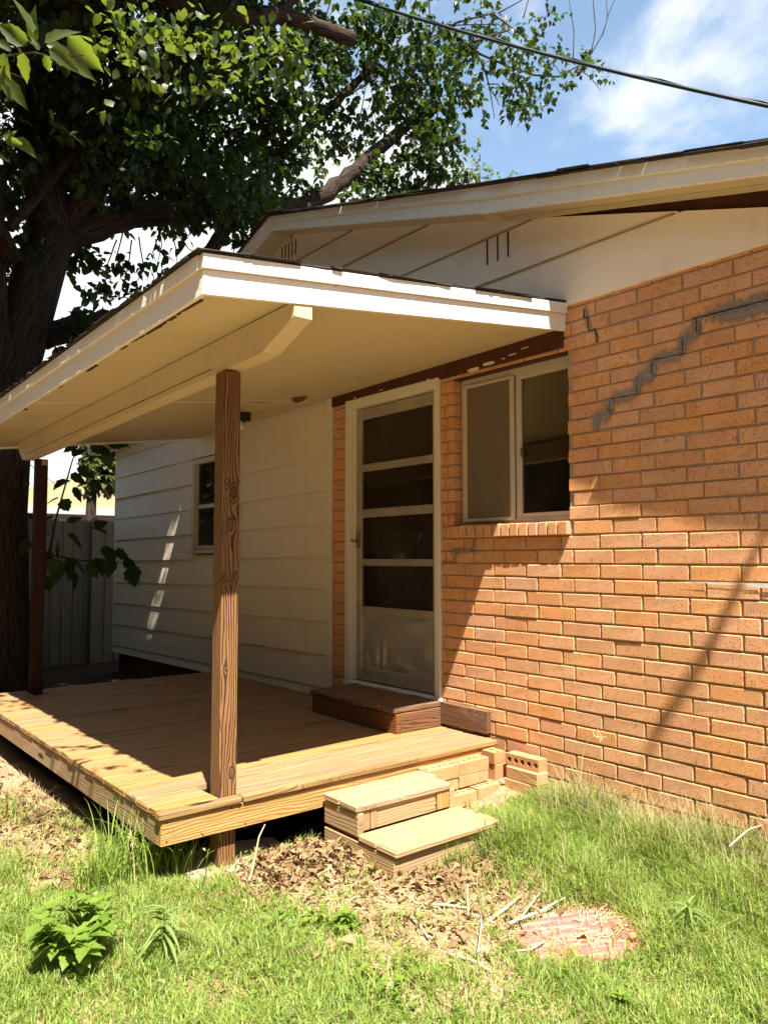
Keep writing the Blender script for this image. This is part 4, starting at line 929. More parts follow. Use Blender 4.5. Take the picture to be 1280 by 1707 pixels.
# crown above and beside the picture, which keeps the inside dark
for (x, y, r, n) in [(-120, 60, 150, 700), (-160, 260, 150, 700), (60, -120, 150, 900), (250, -110, 150, 900), (430, -100, 130, 700), (600, -100, 110, 500), (760, -70, 80, 220), (180, -290, 170, 700), (420, -280, 150, 600), (-90, -200, 170, 700), (-140, 420, 110, 350)]: bl(x, y, r, n, Y=TY+.2)
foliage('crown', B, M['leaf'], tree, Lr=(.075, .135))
foliage('crown', B2, M['leaf'], tree, Lr=(.065, .115))
B3 = []  # unseen crown clumps added to shade the trunk and siding
while len(B3) < 42:
    c = Vector((random.uniform(-3.8, .3), random.uniform(4.6, 7.6), random.uniform(6.2, 9.5))); u, v, d = toimg(np.array([c]))
    if v[0] < -90: B3.append((c, .8, 420))
for i in range(12): B3.append((Vector((random.uniform(-1.25, -.35), random.uniform(4.9, 6.9), random.uniform(6.7, 7.6))), .5, 230))
foliage('crown', B3, M['leaf'], tree, Lr=(.10, .17))
B = []
while len(B) < 150:                          # unseen crown extended left of the picture, added to cut sky light
    c = Vector((random.uniform(-8.5, -2.2), random.uniform(4.6, 11.5), random.uniform(4.2, 8.5)))
    u, v, d = toimg(np.array([c]))
    if u[0] > -110 and v[0] > -130: continue
    if c.x > -3.6 and c.y < 5.6: continue
    B.append((c, .9, 170))
foliage('crown', B, M['leaf'], tree, Lr=(.12, .20))
B = []
for (x, y, r, n) in [(740, 300, 30, 70), (770, 285, 30, 60), (800, 300, 30, 70), (715, 320, 24, 40), (840, 305, 20, 34), (870, 300, 18, 20), (700, 250, 34, 60), (650, 300, 40, 80), (600, 260, 50, 90), (680, 330, 30, 40), (790, 250, 20, 14), (530, 240, 40, 60)]: bl(x, y, r, n*2, Y=11.5)
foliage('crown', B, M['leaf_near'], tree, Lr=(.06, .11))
# bough that hangs over the left of the yard
ov = MB(); op = [Vector((-1.75, 7.6, 4.2)), Vector((-2.6, 6.6, 5.0)), Vector((-3.3, 5.2, 5.0)), Vector((-3.55, 4.0, 4.5)), Vector((-3.3, 3.4, 3.75)), Vector((-2.95, 3.15, 3.30)), Vector((-2.78, 3.08, 3.26))]
ov.tube(op, [.09, .07, .055, .035, .016, .008, .004], 8, wob=.05).build('limb', M['bark'], tree, True)
B = [(Vector((random.uniform(-3.0, -2.45), random.uniform(1.9, 4.4), random.uniform(4.9, 5.5))), .28, 20) for q in range(16)]+[(Vector((-3.4, 5.4, 5.2)), .8, 220), (Vector((-2.7, 6.4, 5.2)), .8, 300), (Vector((-3.1, 4.6, 4.9)), .55, 110), (Vector((-2.75, 5.3, 4.6)), .35, 60), (Vector((-3.6, 4.2, 4.7)), .5, 90), (Vector((-2.85, 4.3, 4.0)), .25, 30)]
foliage('crown', B, M['leaf_near'], tree, Lr=(.06, .10))
# limb far overhead, out of the picture; its hanging end throws the long shadow on the bricks
lp = [Vector((-1.2, 7.9, 5.2)), Vector((-1.6, 6.6, 8.4)), Vector((-1.5, 4.0, 9.2)), Vector((-1.2, 1.2, 8.8)), Vector((-1.05, -.6, 8.4)), Vector((-.95, -1.25, 7.7)), Vector((-.92, -1.09, 7.2)), Vector((-.92, -.98, 6.92)), Vector((-.92, -.85, 6.66)), Vector((-.92, -.66, 6.28)), Vector((-.92, -.40, 5.9))]
MB().tube(lp, [.12, .10, .08, .07, .05, .026, .016, .016, .022, .026, .024], 8, wob=.08).build('limb', M['bark'], tree, True)
MB().tube([Vector((-.95, -1.2, 7.75)), Vector((-.92, -.90, 7.45)), Vector((-.92, -.82, 7.26)), Vector((-.92, -.74, 7.08))], [.03, .05, .035, .006], 6, wob=.1).build('twig', M['bark'], tree)
# large near leaves at the top left, each its own piece
MB().tube([Vector(op[-2]), at(60, 88, t=3.55), at(95, 98, t=3.5), at(140, 92, t=3.45)], [.006, .004, .003, .002], 6).build('sprig', M['bark'], tree); MB().tube([at(-40, 250, t=3.6), at(5, 228, t=3.6), at(30, 232, t=3.6)], [.004, .003, .002], 6).build('sprig', M['bark'], tree)
def leaf_mesh(L, W, lobe=0.0, cup=.2, droop=.25, n=7):
    """one large leaf: outline with a wavy serrated edge, folded along the midrib"""
    V = []; Fs = []; m = n
    for i in range(m+1):
        t = i/m; w = W*.5*(math.sin(math.pi*min(1, t*1.02)**.62)**.9)*(1+.10*((i % 2)*2-1)*(0 < i < m)); z = -droop*L*t*t
        x = L*t
        V += [(x, -w, z+cup*w+random.uniform(-.002, .002)), (x, -w*.5, z+cup*w*.3), (x, 0, z), (x, w*.5, z+cup*w*.3), (x, w, z+cup*w+random.uniform(-.002, .002))]
    for i in range(m):
        for j in range(4): Fs.append((i*5+j, i*5+j+1, (i+1)*5+j+1, (i+1)*5+j))
    return V, Fs
def orient(P, D, N):
    D = Vector(D).normalized(); S = Vector(N).cross(D).normalized(); N = D.cross(S); m = Matrix((D, S, N)).transposed().to_4x4(); m.translation = P; return m
leafmeshes = []
for i in range(5):
    V, Fs = leaf_mesh(1.0, random.uniform(.42, .54), cup=random.uniform(.2, .5), droop=random.uniform(.1, .35)); o = MB().add(V, Fs).build('leaf', M['leaf_big'], None, True); leafmeshes.append(o.data); bpy.data.objects.remove(o)
def leaf_at(parent, P, tip, L=None, roll=0.0, mesh=None, name='leaf', N=None):
    d = tip-P; L = L or d.length; v = (P-CAM).normalized(); n = N or (Vector((0, 0, 1))*.9-v*.5+Vector((random.uniform(-.4, .4), random.uniform(-.4, .4), 0))); n = Matrix.Rotation(roll, 3, d.normalized()) @ n
    o = link(name, mesh or random.choice(leafmeshes), parent); o.matrix_basis = orient(P, d, n) @ Matrix.Scale(L, 4); return o
for (x0, y0, x1, y1) in [(55, 55, 22, -12), (60, 70, 48, 8), (45, 75, -8, 35), (48, 68, 4, 40), (78, 76, 122, 80), (75, 72, 130, 45), (82, 82, 136, 116), (88, 84, 165, 133), (112, 60, 176, 124), (74, 92, 88, 124), (40, 88, 44, 142), (8, 88, 10, 135), (20, 84, -18, 60), (62, 78, 40, 62), (100, 92, 118, 118), (4, 132, 48, 176), (2, 140, 28, 168), (-12, 150, 10, 110), (8, 230, 44, 246), (28, 230, 62, 262), (24, 226, 2, 222), (18, 224, 30, 218), (30, 80, 48, 108), (66, 84, 52, 60)]:
    tdep = random.uniform(3.3, 3.65); leaf_at(tree, at(x0, y0, t=tdep), at(x1, y1, t=tdep+random.uniform(-.04, .06)), roll=random.uniform(-.7, .7), N=(CAM-at(x0, y0, t=3.4)).normalized()+Vector((random.uniform(-.4, .4), random.uniform(-.4, .4), .35)))
# middle-distance lighter sprays
B = []
for (x, y, r, n, t) in [(210, 60, 40, 46, 5.2), (230, 100, 34, 40, 5.4), (270, 70, 40, 46, 5.6), (320, 60, 50, 50, 5.8), (390, 60, 40, 46, 5.6), (470, 85, 34, 52, 5.4), (500, 100, 26, 36, 5.4), (420, 110, 40, 40, 5.8), (360, 110, 40, 40, 5.8), (180, 90, 26, 20, 5.0), (300, 140, 40, 34, 6.0), (250, 30, 40, 36, 5.8), (350, 150, 40, 26, 6.2), (250, 215, 24, 14, 5.4), (170, 175, 14, 8, 4.6)]:
    c = at(x, y, t=t); B.append((c, r*t/F, n))
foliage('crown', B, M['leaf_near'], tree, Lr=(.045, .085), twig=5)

B = []
for i in range(330):
    B.append((Vector((random.uniform(-11.5, -9.0), random.uniform(-10, 36), random.uniform(.5, 9.0))), 1.2, 120))
for i in range(130):
    B.append((Vector((random.uniform(-10, 6), random.uniform(-11.5, -9.5), random.uniform(.5, 9.0))), 1.2, 120))
foliage('foliage', B, M['leaf'], sky_blocker, Lr=(.16, .28))
MB().cbox((-10.6, -11, 0), (-10.2, 37, 8.2), .05).cbox((-10.1, -11, 0), (6, -10.6, 8.2), .05).build('sky_blocker_core', M['bark'], sky_blocker)
# young shoot behind the far post
sap = thing('sapling', 'young broad leaved shoot silhouetted beside the far porch post', 'sapling')
stem = [at(60, 1080, Y=7.4), at(75, 960, Y=7.4), at(95, 860, Y=7.4), at(112, 800, Y=7.4), at(122, 765, Y=7.4), at(135, 742, Y=7.4)]
MB().tube(stem, [.014, .012, .010, .008, .006, .004], 6).tube([at(85, 925, Y=7.4), at(140, 935, Y=7.3), at(190, 930, Y=7.25), at(212, 945, Y=7.2)], [.007, .006, .004, .002], 6).tube([at(45, 770, Y=7.2), at(75, 795, Y=7.2), at(95, 808, Y=7.2)], [.004, .003, .002], 5).build('stem', M['bark'], sap)
dkm = M['leaf']
sapm = []
for i in range(4):
    V, Fs = leaf_mesh(1.0, random.uniform(.7, .85), cup=random.uniform(.0, .3), droop=random.uniform(.1, .3)); o = MB().add(V, Fs).build('leaf', M['leaf'], None, True); sapm.append(o.data); bpy.data.objects.remove(o)
for (x, y, dx, dy, l) in [(116, 800, -26, 8, 28), (118, 790, 22, 12, 30), (112, 770, -24, 4, 24), (120, 760, 16, -10, 26), (128, 782, 20, 8, 30), (136, 800, 24, 14, 34), (150, 802, 20, 8, 26), (122, 812, 14, 20, 28), (100, 830, -22, 6, 26), (104, 832, 10, 18, 24), (90, 862, -20, 4, 24), (96, 868, 22, -2, 26), (112, 870, 22, -8, 26), (150, 880, 18, 2, 30), (158, 878, 14, -8, 24), (90, 890, -20, 10, 32), (100, 900, -8, 24, 34), (112, 890, 22, 14, 36), (130, 900, 24, 14, 36), (86, 920, -18, 14, 32), (96, 930, -4, 28, 38), (112, 930, 10, 26, 36), (124, 935, 22, 18, 36), (140, 915, 20, 10, 34), (150, 935, 10, 22, 30), (160, 930, 12, 18, 30), (168, 920, 18, -2, 28), (180, 920, 8, 16, 30), (192, 918, 20, 10, 28), (186, 932, -4, 18, 30), (205, 935, 16, 8, 34), (216, 945, 10, 24, 34), (72, 940, -10, 20, 28), (80, 960, 4, 22, 26), (92, 965, 8, 20, 24), (105, 955, 14, 18, 30), (120, 950, 8, 22, 32), (136, 955, 4, 20, 18), (52, 880, -14, 10, 26), (48, 900, -8, 14, 24), (48, 860, -16, 4, 20), (60, 865, -14, -8, 20), (140, 742, 30, -14, 30), (150, 745, 34, 6, 30), (165, 748, 22, 12, 34), (180, 742, 20, -4, 34), (195, 740, 18, 2, 26), (130, 740, -20, 8, 26), (46, 820, -10, 12, 14), (42, 812, 6, -10, 12), (175, 755, 6, 16, 26), (190, 752, -4, 14, 20)]:
    Yd = 7.4+random.uniform(-.25, .2); q = l*1.1/math.hypot(dx, dy); leaf_at(sap, at(x, y, Y=Yd), at(x+dx*q, y+dy*q, Y=Yd+random.uniform(-.05, .05)), roll=random.uniform(-.6, .6), mesh=random.choice(sapm))
pt_ = thing('pine_tree', 'small yellow green pine beyond the fence and tan roof', 'tree')
MB().tube([at(150, 900, Y=16), at(155, 800, Y=16), at(165, 740, Y=16)], [.12, .09, .04], 7).build('trunk', M['bark'], pt_)
B = []
for (x, y, r, n) in [(160, 760, 20, 260), (180, 775, 22, 300), (150, 775, 16, 160), (170, 800, 22, 260), (190, 790, 14, 120), (150, 742, 14, 120), (178, 745, 18, 160), (150, 815, 12, 60), (185, 812, 10, 60)]:
    c = at(x, y, Y=16); B.append((c, r*(c-CAM).dot(fwd)/F, n))
foliage('crown', B, M['leaf_far'], pt_, Lr=(.10, .2), twig=6)

# ------------------------------------------------------------------ cable, dove
A_ = at(430, -52, t=10.5); B_ = at(1400, 216, t=6.4); cp = []
for i in range(25):
    t = i/24; q = A_.lerp(B_, t); q.z -= .12*4*t*(1-t); cp.append(q+Vector((0, 0, .06)))
tag(MB().tube(cp, [.0145]*25, 8).tube([q+Vector((.012*math.cos(i*2.1), .0, .012*math.sin(i*2.1)+.012)) for i, q in enumerate(cp)], [.007]*25, 6).build('power_cable', M['cable'], None, True), 'thick black power cable slanting across the blue sky', 'cable')
dv = at(843, 33, Y=8.4); T = (at(843+8, 33, Y=8.4)-dv)
ax = (right*.25+upv*-.9).normalized()
pathd = [dv+upv*.075+right*.035, dv+upv*.075+right*.012, dv+upv*.068, dv+upv*.045-right*.002, dv+upv*.01-right*.012, dv-upv*.04-right*.02, dv-upv*.085-right*.03, dv-upv*.16-right*.045, dv-upv*.20-right*.05]
tag(MB().tube(pathd, [.002, .013, .022, .019, .040, .042, .024, .014, .010], 10).build('dove', M['dove'], None, True), 'small grey brown dove perched on a bare branch above the cable', 'dove')

# ------------------------------------------------------------------ grass and litter
def dens(x, y):
    d = np.ones_like(x)
    def hole(cx, cy, rx, ry, k): 
        q = ((x-cx)/rx)**2+((y-cy)/ry)**2; return 1-(1-k)*(1-smooth(.55, 1.25, q+.35*np.sin(x*23+y*17)*np.sin(y*29-x*11)))
    d *= hole(-1.48, 3.02, .46, .30, .04); d *= hole(-1.24, 2.30, .52, .38, .12); d *= hole(-1.50, 2.62, .26, .26, .22); d *= hole(-1.62, 1.98, .30, .26, .35); d *= hole(-1.15, 1.86, .22, .16, .2)
    d *= hole(-.25, 2.99, .34, .16, .05); d *= hole(-1.03, 1.80, .24, .20, .05); d *= hole(-.98, 2.55, .26, .2, .35)
    d *= 1-.93*smooth(3.7, 4.2, y)*(1-smooth(.12, .5, np.abs(x+2.42))); d *= 1-.75*smooth(4.8, 6, y); d *= hole(-2.38, 3.75, .22, .35, .18)
    d *= np.where((x > -2.1) & (y > 3.30), 0, 1); d *= np.where((x > -1.30) & (x < -.64) & (y > 2.64), 0, 1); d *= np.where((x > -.62) & (y > 3.06), 0, 1); d *= np.where(x > -.012, 0, 1)
    n_ = .5+.5*np.sin(x*7.3+np.sin(y*5.1)*2)*np.sin(y*6.7+np.sin(x*4.3)*2); d *= .45+.75*n_
    return d
def lush(x, y): return smooth(-1.15, -.75, x)*(1-smooth(2.6, 2.95, y))
def blades(name, n, area, hgt, mat, wid=(.0016, .0034), dfun=dens, bend=.6, ulim=(-160, 1440)):
    x = rng.uniform(area[0], area[1], n); y = rng.uniform(area[2], area[3], n)
    u, v, d = toimg(np.stack([x, y, gz(x, y)], 1)); ok = (d > .3) & (u > ulim[0]) & (u < ulim[1]) & (v < 2600)
    ok &= rng.random(n) < dfun(x, y)
    x, y = x[ok], y[ok]; n = len(x)
    # gather into tufts
    z = gz(x, y)-.004; lu = lush(x, y)
    h = rng.uniform(hgt[0], hgt[1], n)*(1+lu*1.35)*(.65+.7*(.5+.5*np.sin(x*9+y*4)*np.sin(y*8-x*5))); w = rng.uniform(*wid, n)*np.where(rng.random(n) < .12, 1.7, 1.0)
    a = rng.uniform(0, 2*np.pi, n); dirx, diry = np.cos(a), np.sin(a); ln = rng.uniform(.15, 1.25, n)*bend
    px, py = -diry, dirx; a2 = a+rng.normal(0, .8, n)
    def P(t, s): 
        q = ln*t**1.6*h; return np.stack([x+dirx*q+px*w*s, y+diry*q+py*w*s, z+h*t*(1-.35*ln*t)], 1)
    V = np.stack([P(0, -1), P(0, 1), P(.5, -.85), P(.5, .85), P(.8, -.5), P(.8, .5), P(1, 0)], 1)
    tri = np.array([[0, 1, 3], [0, 3, 2], [2, 3, 5], [2, 5, 4], [4, 5, 6]]); Fq = (tri[None]+np.arange(n)[:, None, None]*7).reshape(-1, 3)
    o = npmesh(name, V.reshape(-1, 3), Fq, mat, np.repeat(rng.random(n), 7)); o['kind'] = 'stuff'; return o
g1 = blades('grass', 340000, (-3.6, 0, .6, 4.6), (.022, .070), M['grass'], wid=(.0010, .0028), bend=1.0); tag(g1, 'short bright green grass growing over the yard', 'grass')
g4 = blades('grass', 90000, (-6.5, -.9, -1.0, 9.5), (.03, .09), M['grass'], wid=(.0015, .0035), dfun=lambda x, y: np.clip(dens(x, y), 0, 1)*np.where(np.abs(x+3.2) < 9, 1, 0), bend=.9, ulim=(-6000, -150)); tag(g4, 'longer green grass of the open yard left of the deck', 'grass')
g2 = blades('dry_grass', 130000, (-3.6, 0, .6, 6.5), (.022, .070), M['grass_dry'], wid=(.0007, .0017), dfun=lambda x, y: np.clip(dens(x, y)*.55+.20*(1-dens(x, y))*np.where((x > -2.1) & (y > 3.25) | (x > -1.30) & (x < -.64) & (y > 2.64) | (x > -.01) | (x > -.62) & (y > 3.06), 0, 1)+.5*lush(x, y)*smooth(-.45, -.1, x)*np.where((y < 2.75) & (x < -.01), 1, 0), 0, 1), bend=1.0); tag(g2, 'dry straw coloured grass mixed in the green lawn and by the wall', 'dry grass')
g3 = blades('tall_dry_grass', 30000, (-.55, -.012, .6, 3.05), (.06, .13), M['grass_dry'], wid=(.0007, .0014), dfun=lambda x, y: .18*smooth(-.55, -.1, x)*np.where(x > -.012, 0, 1)*(1-smooth(2.55, 2.75, y)), bend=.9); tag(g3, 'tall straw coloured grass stalks along the foot of the brick wall', 'dry grass')
ux = rng.uniform(-3.4, -.1, 30000); uy = rng.uniform(.6, 4.2, 30000); pk = .5+.5*np.sin(ux*6.1+np.sin(uy*7.7)*1.7)*np.sin(uy*5.3-ux*2.1); ok_ = rng.random(30000) < .42*np.clip(dens(ux, uy), 0, 1)*smooth(.5, .95, pk)*(1-lush(ux, uy)*.8); ux, uy = ux[ok_], uy[ok_]; n_u = len(ux)
Dv = rdir(n_u); Dv[:, 2] *= .3; Nv = rdir(n_u)*.5; Nv[:, 2] += 1; Lu = rng.uniform(.010, .026, n_u); V, Fq, rr = leaf_geo(np.stack([ux, uy, gz(ux, uy)+rng.uniform(.015, .06, n_u)], 1), Dv, Nv, Lu, Lu*rng.uniform(.45, .9, n_u), .3, .2)
gc = npmesh('ground_cover', V, Fq, M['weed'], rr); gc['kind'] = 'stuff'; tag(gc, 'tiny round leaved ground cover creeping through the lawn', 'ground cover')
def litter_leaves(n, pick, zoff=.0):
    x, y = pick(n); z = gz(x, y)+np.abs(rng.normal(0, .010, n))+zoff; L = .013+.045*rng.random(n)**2.2; D = rdir(n); D[:, 2] *= .45; N = rdir(n)*.7; N[:, 2] += 1
    return leaf_geo(np.stack([x, y, z], 1), D, N, L, L*rng.uniform(.35, .7, n), .9, rng.uniform(-.2, .4))
def pick_mix(n):
    xs = []; ys = []
    for (cx, cy, sx, sy, w) in [(-1.50, 3.02, .22, .14, .40), (-1.05, 2.50, .16, .10, .14), (-2.35, 4.4, .16, .6, .28), (-1.3, 2.3, .35, .25, .10), (-.95, 2.57, .15, .07, .08)]:
        m = int(n*w); xs.append(rng.normal(cx, sx, m)); ys.append(rng.normal(cy, sy, m))
    x = np.concatenate(xs); y = np.concatenate(ys); ok = ~((x > -1.30) & (x < -.64) & (y > 2.64)) & ~((x > -2.0) & (y > 3.42)); return x[ok], y[ok]
def lit(n):
    x, y = pick_mix(n); m = len(x); return litter_leaves(m, lambda q: (x, y))
V, Fq, r = lit(8000); lo = npmesh('leaf_litter', V, Fq, M['litter'], r); lo['kind'] = 'stuff'; tag(lo, 'curled brown dead leaves heaped on the dirt by the deck', 'leaf litter')
tl_ = MB()
for i in range(260):
    cx_, cy_, s = random.choice([(-1.25, 2.35, .28), (-1.45, 3.0, .2), (-1.2, 2.1, .3), (-1.0, 1.85, .15), (-2.4, 4.2, .3), (-1.55, 2.6, .25)])
    x, y = random.gauss(cx_, s), random.gauss(cy_, s*.7)
    if (x > -1.30 and x < -.64 and y > 2.62) or (x > -2.1 and y > 3.4): continue
    a = random.uniform(0, math.pi); l = random.uniform(.04, .16); z = float(gz(x, y))
    tl_.tube([(x, y, z+.004), (x+math.cos(a)*l*.5, y+math.sin(a)*l*.5, z+.006+random.uniform(0, .012)), (x+math.cos(a+.15)*l, y+math.sin(a+.15)*l, float(gz(x+math.cos(a)*l, y+math.sin(a)*l))+.005)], [.0016, .0018, .001], 4, rn=random.random())
to = tl_.build('twig_litter', M['straw']); to['kind'] = 'stuff'; tag(to, 'thin straw and twig scraps scattered over the bare dirt', 'twigs')

# ------------------------------------------------------------------ sticks, pink board
def stick(pts, r0, r1, label, lift=.012):
    P = []
    for i, (x, y) in enumerate(pts):
        q = at(x, y, Z=.02); q.z = float(gz(q.x, q.y))+lift+(.004 if 0 < i < len(pts)-1 else 0); P.append(q)
    Q = []
    for i in range(len(P)-1):
        for s in range(3): Q.append(P[i].lerp(P[i+1], s/3)+Vector((random.uniform(-1, 1), random.uniform(-1, 1), random.uniform(-.5, .5)))*.0025)
    Q.append(P[-1]); n = len(Q)
    return tag(MB().tube(Q, [.78*(r0+(r1-r0)*i/(n-1)) for i in range(n)], 8, wob=.12).build('dry_stick', M['stick'], None, True), label, 'stick', 'dry sticks on the bare dirt')
stick([(812, 1527), (840, 1508), (868, 1487)], .011, .008, 'thickest pale stick above the left end of the pink board')
stick([(848, 1545), (900, 1520), (942, 1500)], .009, .006, 'pale stick running up along the top edge of the pink board', .03)
stick([(858, 1540), (900, 1490), (926, 1462)], .006, .003, 'thin stick leaning past the pink board towards the tall grass')
stick([(690, 1500), (740, 1500), (785, 1503)], .007, .006, 'pale stick lying straight across the dirt below the steps')
stick([(780, 1445), (779, 1480), (780, 1512)], .006, .006, 'pale stick pointing straight at the steps')
stick([(746, 1582), (790, 1600), (822, 1614)], .009, .006, 'pale stick lowest on the dirt, slanting down to the grass')
stick([(803, 1520), (800, 1560), (796, 1590)], .005, .004, 'thin straight stick crossing the dirt below the thickest stick', .03)
stick([(682, 1527), (700, 1545), (714, 1560)], .008, .006, 'short stubby stick left of the bare dirt')
stick([(775, 1515), (800, 1518), (822, 1530)], .008, .006, 'short dark ended stick touching the thickest stick')
stick([(855, 1590), (885, 1587), (908, 1572)], .006, .004, 'curved twig in front of the left corner of the pink board', .03)
stick([(1215, 1482), (1250, 1466), (1290, 1446)], .006, .005, 'lone pale stick lying on the tall grass at the wall', .12)
zb = float(gz(-1.03, 1.8))-.010
bd = MB(); pts = [at(x, y, Z=.02) for x, y in [(858, 1556), (872, 1545), (868, 1540), (905, 1527), (903, 1522), (948, 1513), (945, 1509), (1000, 1508), (1052, 1516), (1049, 1521), (1112, 1545), (1106, 1553), (1080, 1556), (1088, 1566), (1040, 1582), (1046, 1590), (1005, 1596), (975, 1590), (952, 1610), (930, 1606), (934, 1598), (893, 1594), (897, 1586), (866, 1572)]]
bd.prism([(q.x, q.y) for q in pts], 2, zb-.02, zb+.022); tag(bd.build('painted_board', M['pink']), 'flat weathered board with faded pink red paint in the grass', 'board')
st_ = MB()
for i in range(46):
    x, y = random.gauss(-.93, .07), random.gauss(1.80, .08); a = random.gauss(.4, .5); l = random.uniform(.05, .14)
    st_.tube([(x, y, zb+.030), (x+math.cos(a)*l*.5, y+math.sin(a)*l*.5, zb+.034+random.uniform(0, .012)), (x+math.cos(a)*l, y+math.sin(a)*l, zb+.031)], [.0012, .0014, .0008], 4)
so = st_.build('straw_scraps', M['straw']); so['kind'] = 'stuff'; tag(so, 'brown straw scraps lying on the pink board', 'straw')
pebble_p = at(1054, 1561, Z=zb+.04)
tag(MB().tube([pebble_p+Vector((-.018, 0, 0)), pebble_p+Vector((-.012, 0, 0)), pebble_p, pebble_p+Vector((.014, 0, 0)), pebble_p+Vector((.02, 0, 0))], [.003, .012, .016, .011, .003], 10).build('stone', M['loose'], None, True), 'small round reddish stone on the pink board', 'stone')

# ------------------------------------------------------------------ weeds
def weed_mesh(W, mat, n=3, **k):
    out_ = []
    for i in range(n):
        V, Fs = leaf_mesh(1.0, W*random.uniform(.9, 1.1), **k); o = MB().add(V, Fs).build('leaf', mat, None, True); out_.append(o.data); bpy.data.objects.remove(o)
    return out_
wl = weed_mesh(.72, M['weed'], 4, cup=.25, droop=.30); ln_ = weed_mesh(.125, M['spiky'], 4, cup=.5, droop=.95); fe = weed_mesh(.34, M['weed'], 3, cup=.3, droop=.35)
def broadleaf(px, py, label, h=.20, spread=.16, n=60, L=(.045, .085)):
    b = at(px, py, Z=0.0); b.z = float(gz(b.x, b.y)); t = thing('broadleaf_weed', label, 'weed'); s = MB()
    for j in range(9):
        a = random.uniform(0, 6.28); r = spread*random.uniform(.2, 1); hh = h*random.uniform(.5, 1.05); tipp = b+Vector((math.cos(a)*r, math.sin(a)*r, hh)); mid = b.lerp(tipp, .5)+Vector((0, 0, hh*.12))
        s.tube([b, mid, tipp], [.004, .003, .002], 5)
        for q in range(n//9):
            u = random.uniform(.35, 1.0); p_ = b.lerp(tipp, u)+Vector((0, 0, hh*.1*(1-u))); a2 = random.uniform(0, 6.28); d = Vector((math.cos(a2), math.sin(a2), random.uniform(-.15, .45))); l = random.uniform(*L)
            leaf_at(t, p_, p_+d*l, L=l, mesh=random.choice(wl), N=Vector((random.uniform(-.3, .3), random.uniform(-.3, .3), 1)))
    s.build('stem', M['weed'], t); return t
broadleaf(115, 1625, 'bushy broad leaved weed at the lower left of the lawn', .22, .18, 126)
broadleaf(140, 1560, 'smaller broad leaved weed just behind the bushy one', .15, .12, 36, (.04, .07))
def lance(px, py, label, h=.16, n=22, L=(.09, .15), ms=None, z=None):
    b = at(px, py, Z=0.0); b.z = float(gz(b.x, b.y)); t = thing('lance_leaved_weed', label, 'weed'); MB().tube([b, b+Vector((.005, 0, h*.6)), b+Vector((.0, .004, h))], [.005, .004, .002], 5).build('stem', M['spiky'], t)
    for q in range(n):
        u = random.uniform(.3, 1.0); p_ = b+Vector((0, 0, h*u)); a2 = q*2.4+random.uniform(-.3, .3); d = Vector((math.cos(a2), math.sin(a2), .35+.9*(u-.5))); l = random.uniform(*L)*(1.15-.4*u)
        leaf_at(t, p_, p_+d*l, L=l, mesh=random.choice(ms or ln_), N=Vector((0, 0, 1)))
    return t
lance(272, 1600, 'drooping long leaved weed beside the bushy weed', .17, 24)
lance(1150, 1568, 'pale long leaved weed right of the pink board', .13, 22, (.07, .13))
lance(578, 1548, 'low dark ferny weed on the edge of the bare dirt', .06, 26, (.05, .10), fe)
lance(1035, 1690, 'small leafy weed in the grass in front of the pink board', .05, 16, (.03, .06), fe)
def clover(px, py, label, n=46, s=.10):
    b = at(px, py, Z=0.0); t = thing('clover_patch', label, 'weed')
    for q in range(n):
        x, y = random.gauss(b.x, s), random.gauss(b.y, s*.8); a = random.uniform(0, 6.28); l = random.uniform(.018, .04); p_ = Vector((x, y, float(gz(x, y))+random.uniform(.03, .075)))
        leaf_at(t, p_, p_+Vector((math.cos(a), math.sin(a), .1))*l, L=l, mesh=random.choice(wl), N=Vector((random.uniform(-.3, .3), random.uniform(-.3, .3), 1)))
    return t
clover(500, 1545, 'patch of small yellow green leaves before the leaf heap', 60, .10); clover(655, 1650, 'small round leaved patch on the bare dirt low in the yard', 36, .08)
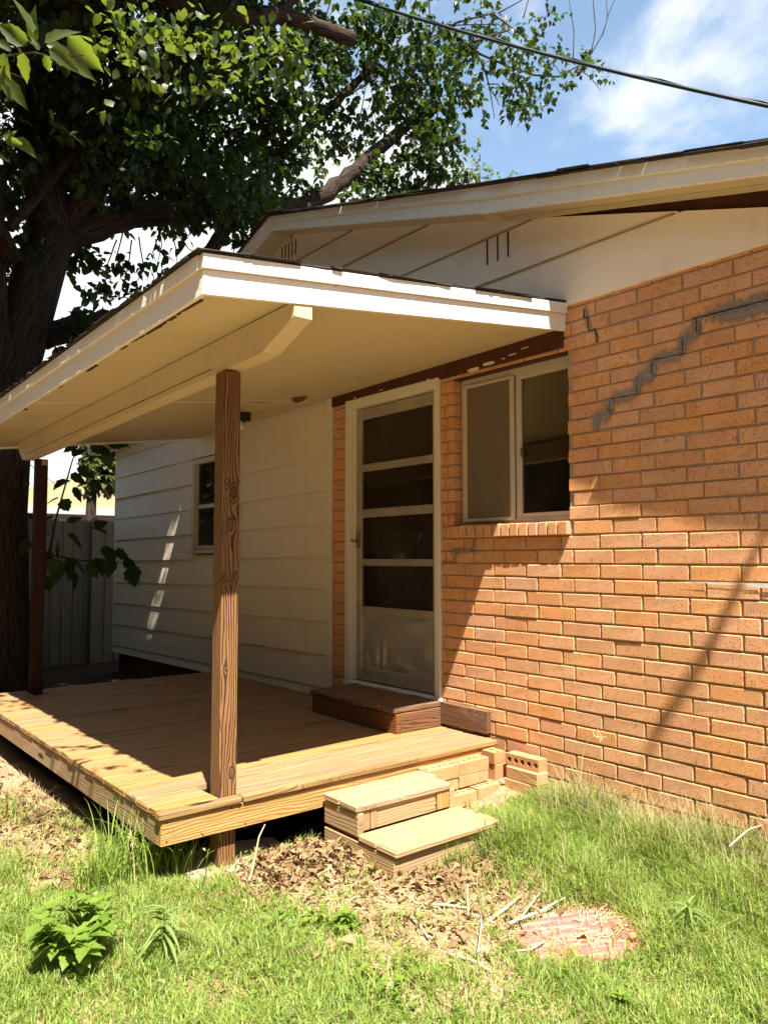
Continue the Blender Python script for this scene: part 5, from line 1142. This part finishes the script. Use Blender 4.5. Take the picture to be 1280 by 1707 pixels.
# tall grass at the deck corner
def tallgrass(px, py, label, n=90, h=(.18, .42), s=.09, mat='grass'):
    b = at(px, py, Z=0.0); m = n; x = rng.normal(b.x, s, m); y = rng.normal(b.y, s, m); z = gz(x, y); hh = rng.uniform(*h, m); w = rng.uniform(.002, .0045, m); a = rng.uniform(0, 6.28, m); ln2 = rng.uniform(.2, .95, m); dx, dy = np.cos(a), np.sin(a)
    rows = []
    for i in range(7):
        t = i/6; q = ln2*t**2*hh; zz = z+hh*(t-.42*ln2*t**3); ww = w*(1-t**1.5)
        for sgn in (-1, 1): rows.append(np.stack([x+dx*q-dy*ww*sgn, y+dy*q+dx*ww*sgn, zz], 1))
    V = np.stack(rows, 1).reshape(-1, 3); qd = np.array([[2*i, 2*i+1, 2*i+3, 2*i+2] for i in range(6)]); Fq = (qd[None]+np.arange(m)[:, None, None]*14).reshape(-1, 4)
    return tag(npmesh('grass_clump', V, Fq, M[mat], np.repeat(rng.random(m), 14)), label, 'grass clump')
tallgrass(215, 1460, 'tall arching grass clump beside the front deck corner', 150, (.20, .42), .10)
tallgrass(300, 1452, 'shorter grass clump right under the front deck corner', 70, (.12, .30), .07)
tallgrass(5, 1385, 'dark green grass clump at the left of the deck', 60, (.12, .28), .08)
tallgrass(170, 1480, 'wispy grass tuft left of the front deck corner', 110, (.12, .30), .07)
tallgrass(1240, 1470, 'tall green grass tuft by the brick wall at the lone stick', 120, (.08, .20), .06)
tallgrass(1010, 1420, 'tall green grass tuft below the middle of the brick wall', 120, (.08, .19), .06)
tallgrass(880, 1395, 'tall green grass tuft in front of the loose bricks', 90, (.06, .16), .06)
tallgrass(745, 1435, 'thin grass tuft in front of the lower wooden step', 40, (.06, .17), .07); tallgrass(590, 1665, 'tuft of longer grass low in the yard below the dirt', 50, (.05, .12), .045)
def bentstalk(pts, r, label, head=False, Y=None, X=None, Zs=None):
    P = [at(x, y, Y=Y, X=X) for x, y in pts]; t = MB().tube(P, [r*(1-.6*i/(len(P)-1)) for i in range(len(P))], 6)
    if head:
        for i in range(14):
            q = P[-1].lerp(P[-3], random.random()*.8); d = Vector((random.uniform(-.03, .03), random.uniform(-.04, .04), random.uniform(-.01, .05))); t.tube([q, q+d*.6, q+d+Vector((0, 0, -.01))], [.0016, .0013, .0007], 4)
    return tag(t.build('dry_stalk', M['straw']), label, 'dry stalk')
bentstalk([(412, 1478), (420, 1455), (428, 1415), (432, 1395), (442, 1374)], .006, 'pale bent stalk in front of the dark gap under the deck', Y=3.02)
bentstalk([(966, 1335), (968, 1300), (970, 1262), (975, 1242), (984, 1226), (996, 1216), (1004, 1232)], .0028, 'dry seeded weed stalk standing against the brick wall', True, X=-.10)
bentstalk([(225, 1478), (224, 1440), (221, 1405), (216, 1370)], .003, 'single dry seed stalk in the tall grass at the deck corner', True, Y=3.3)
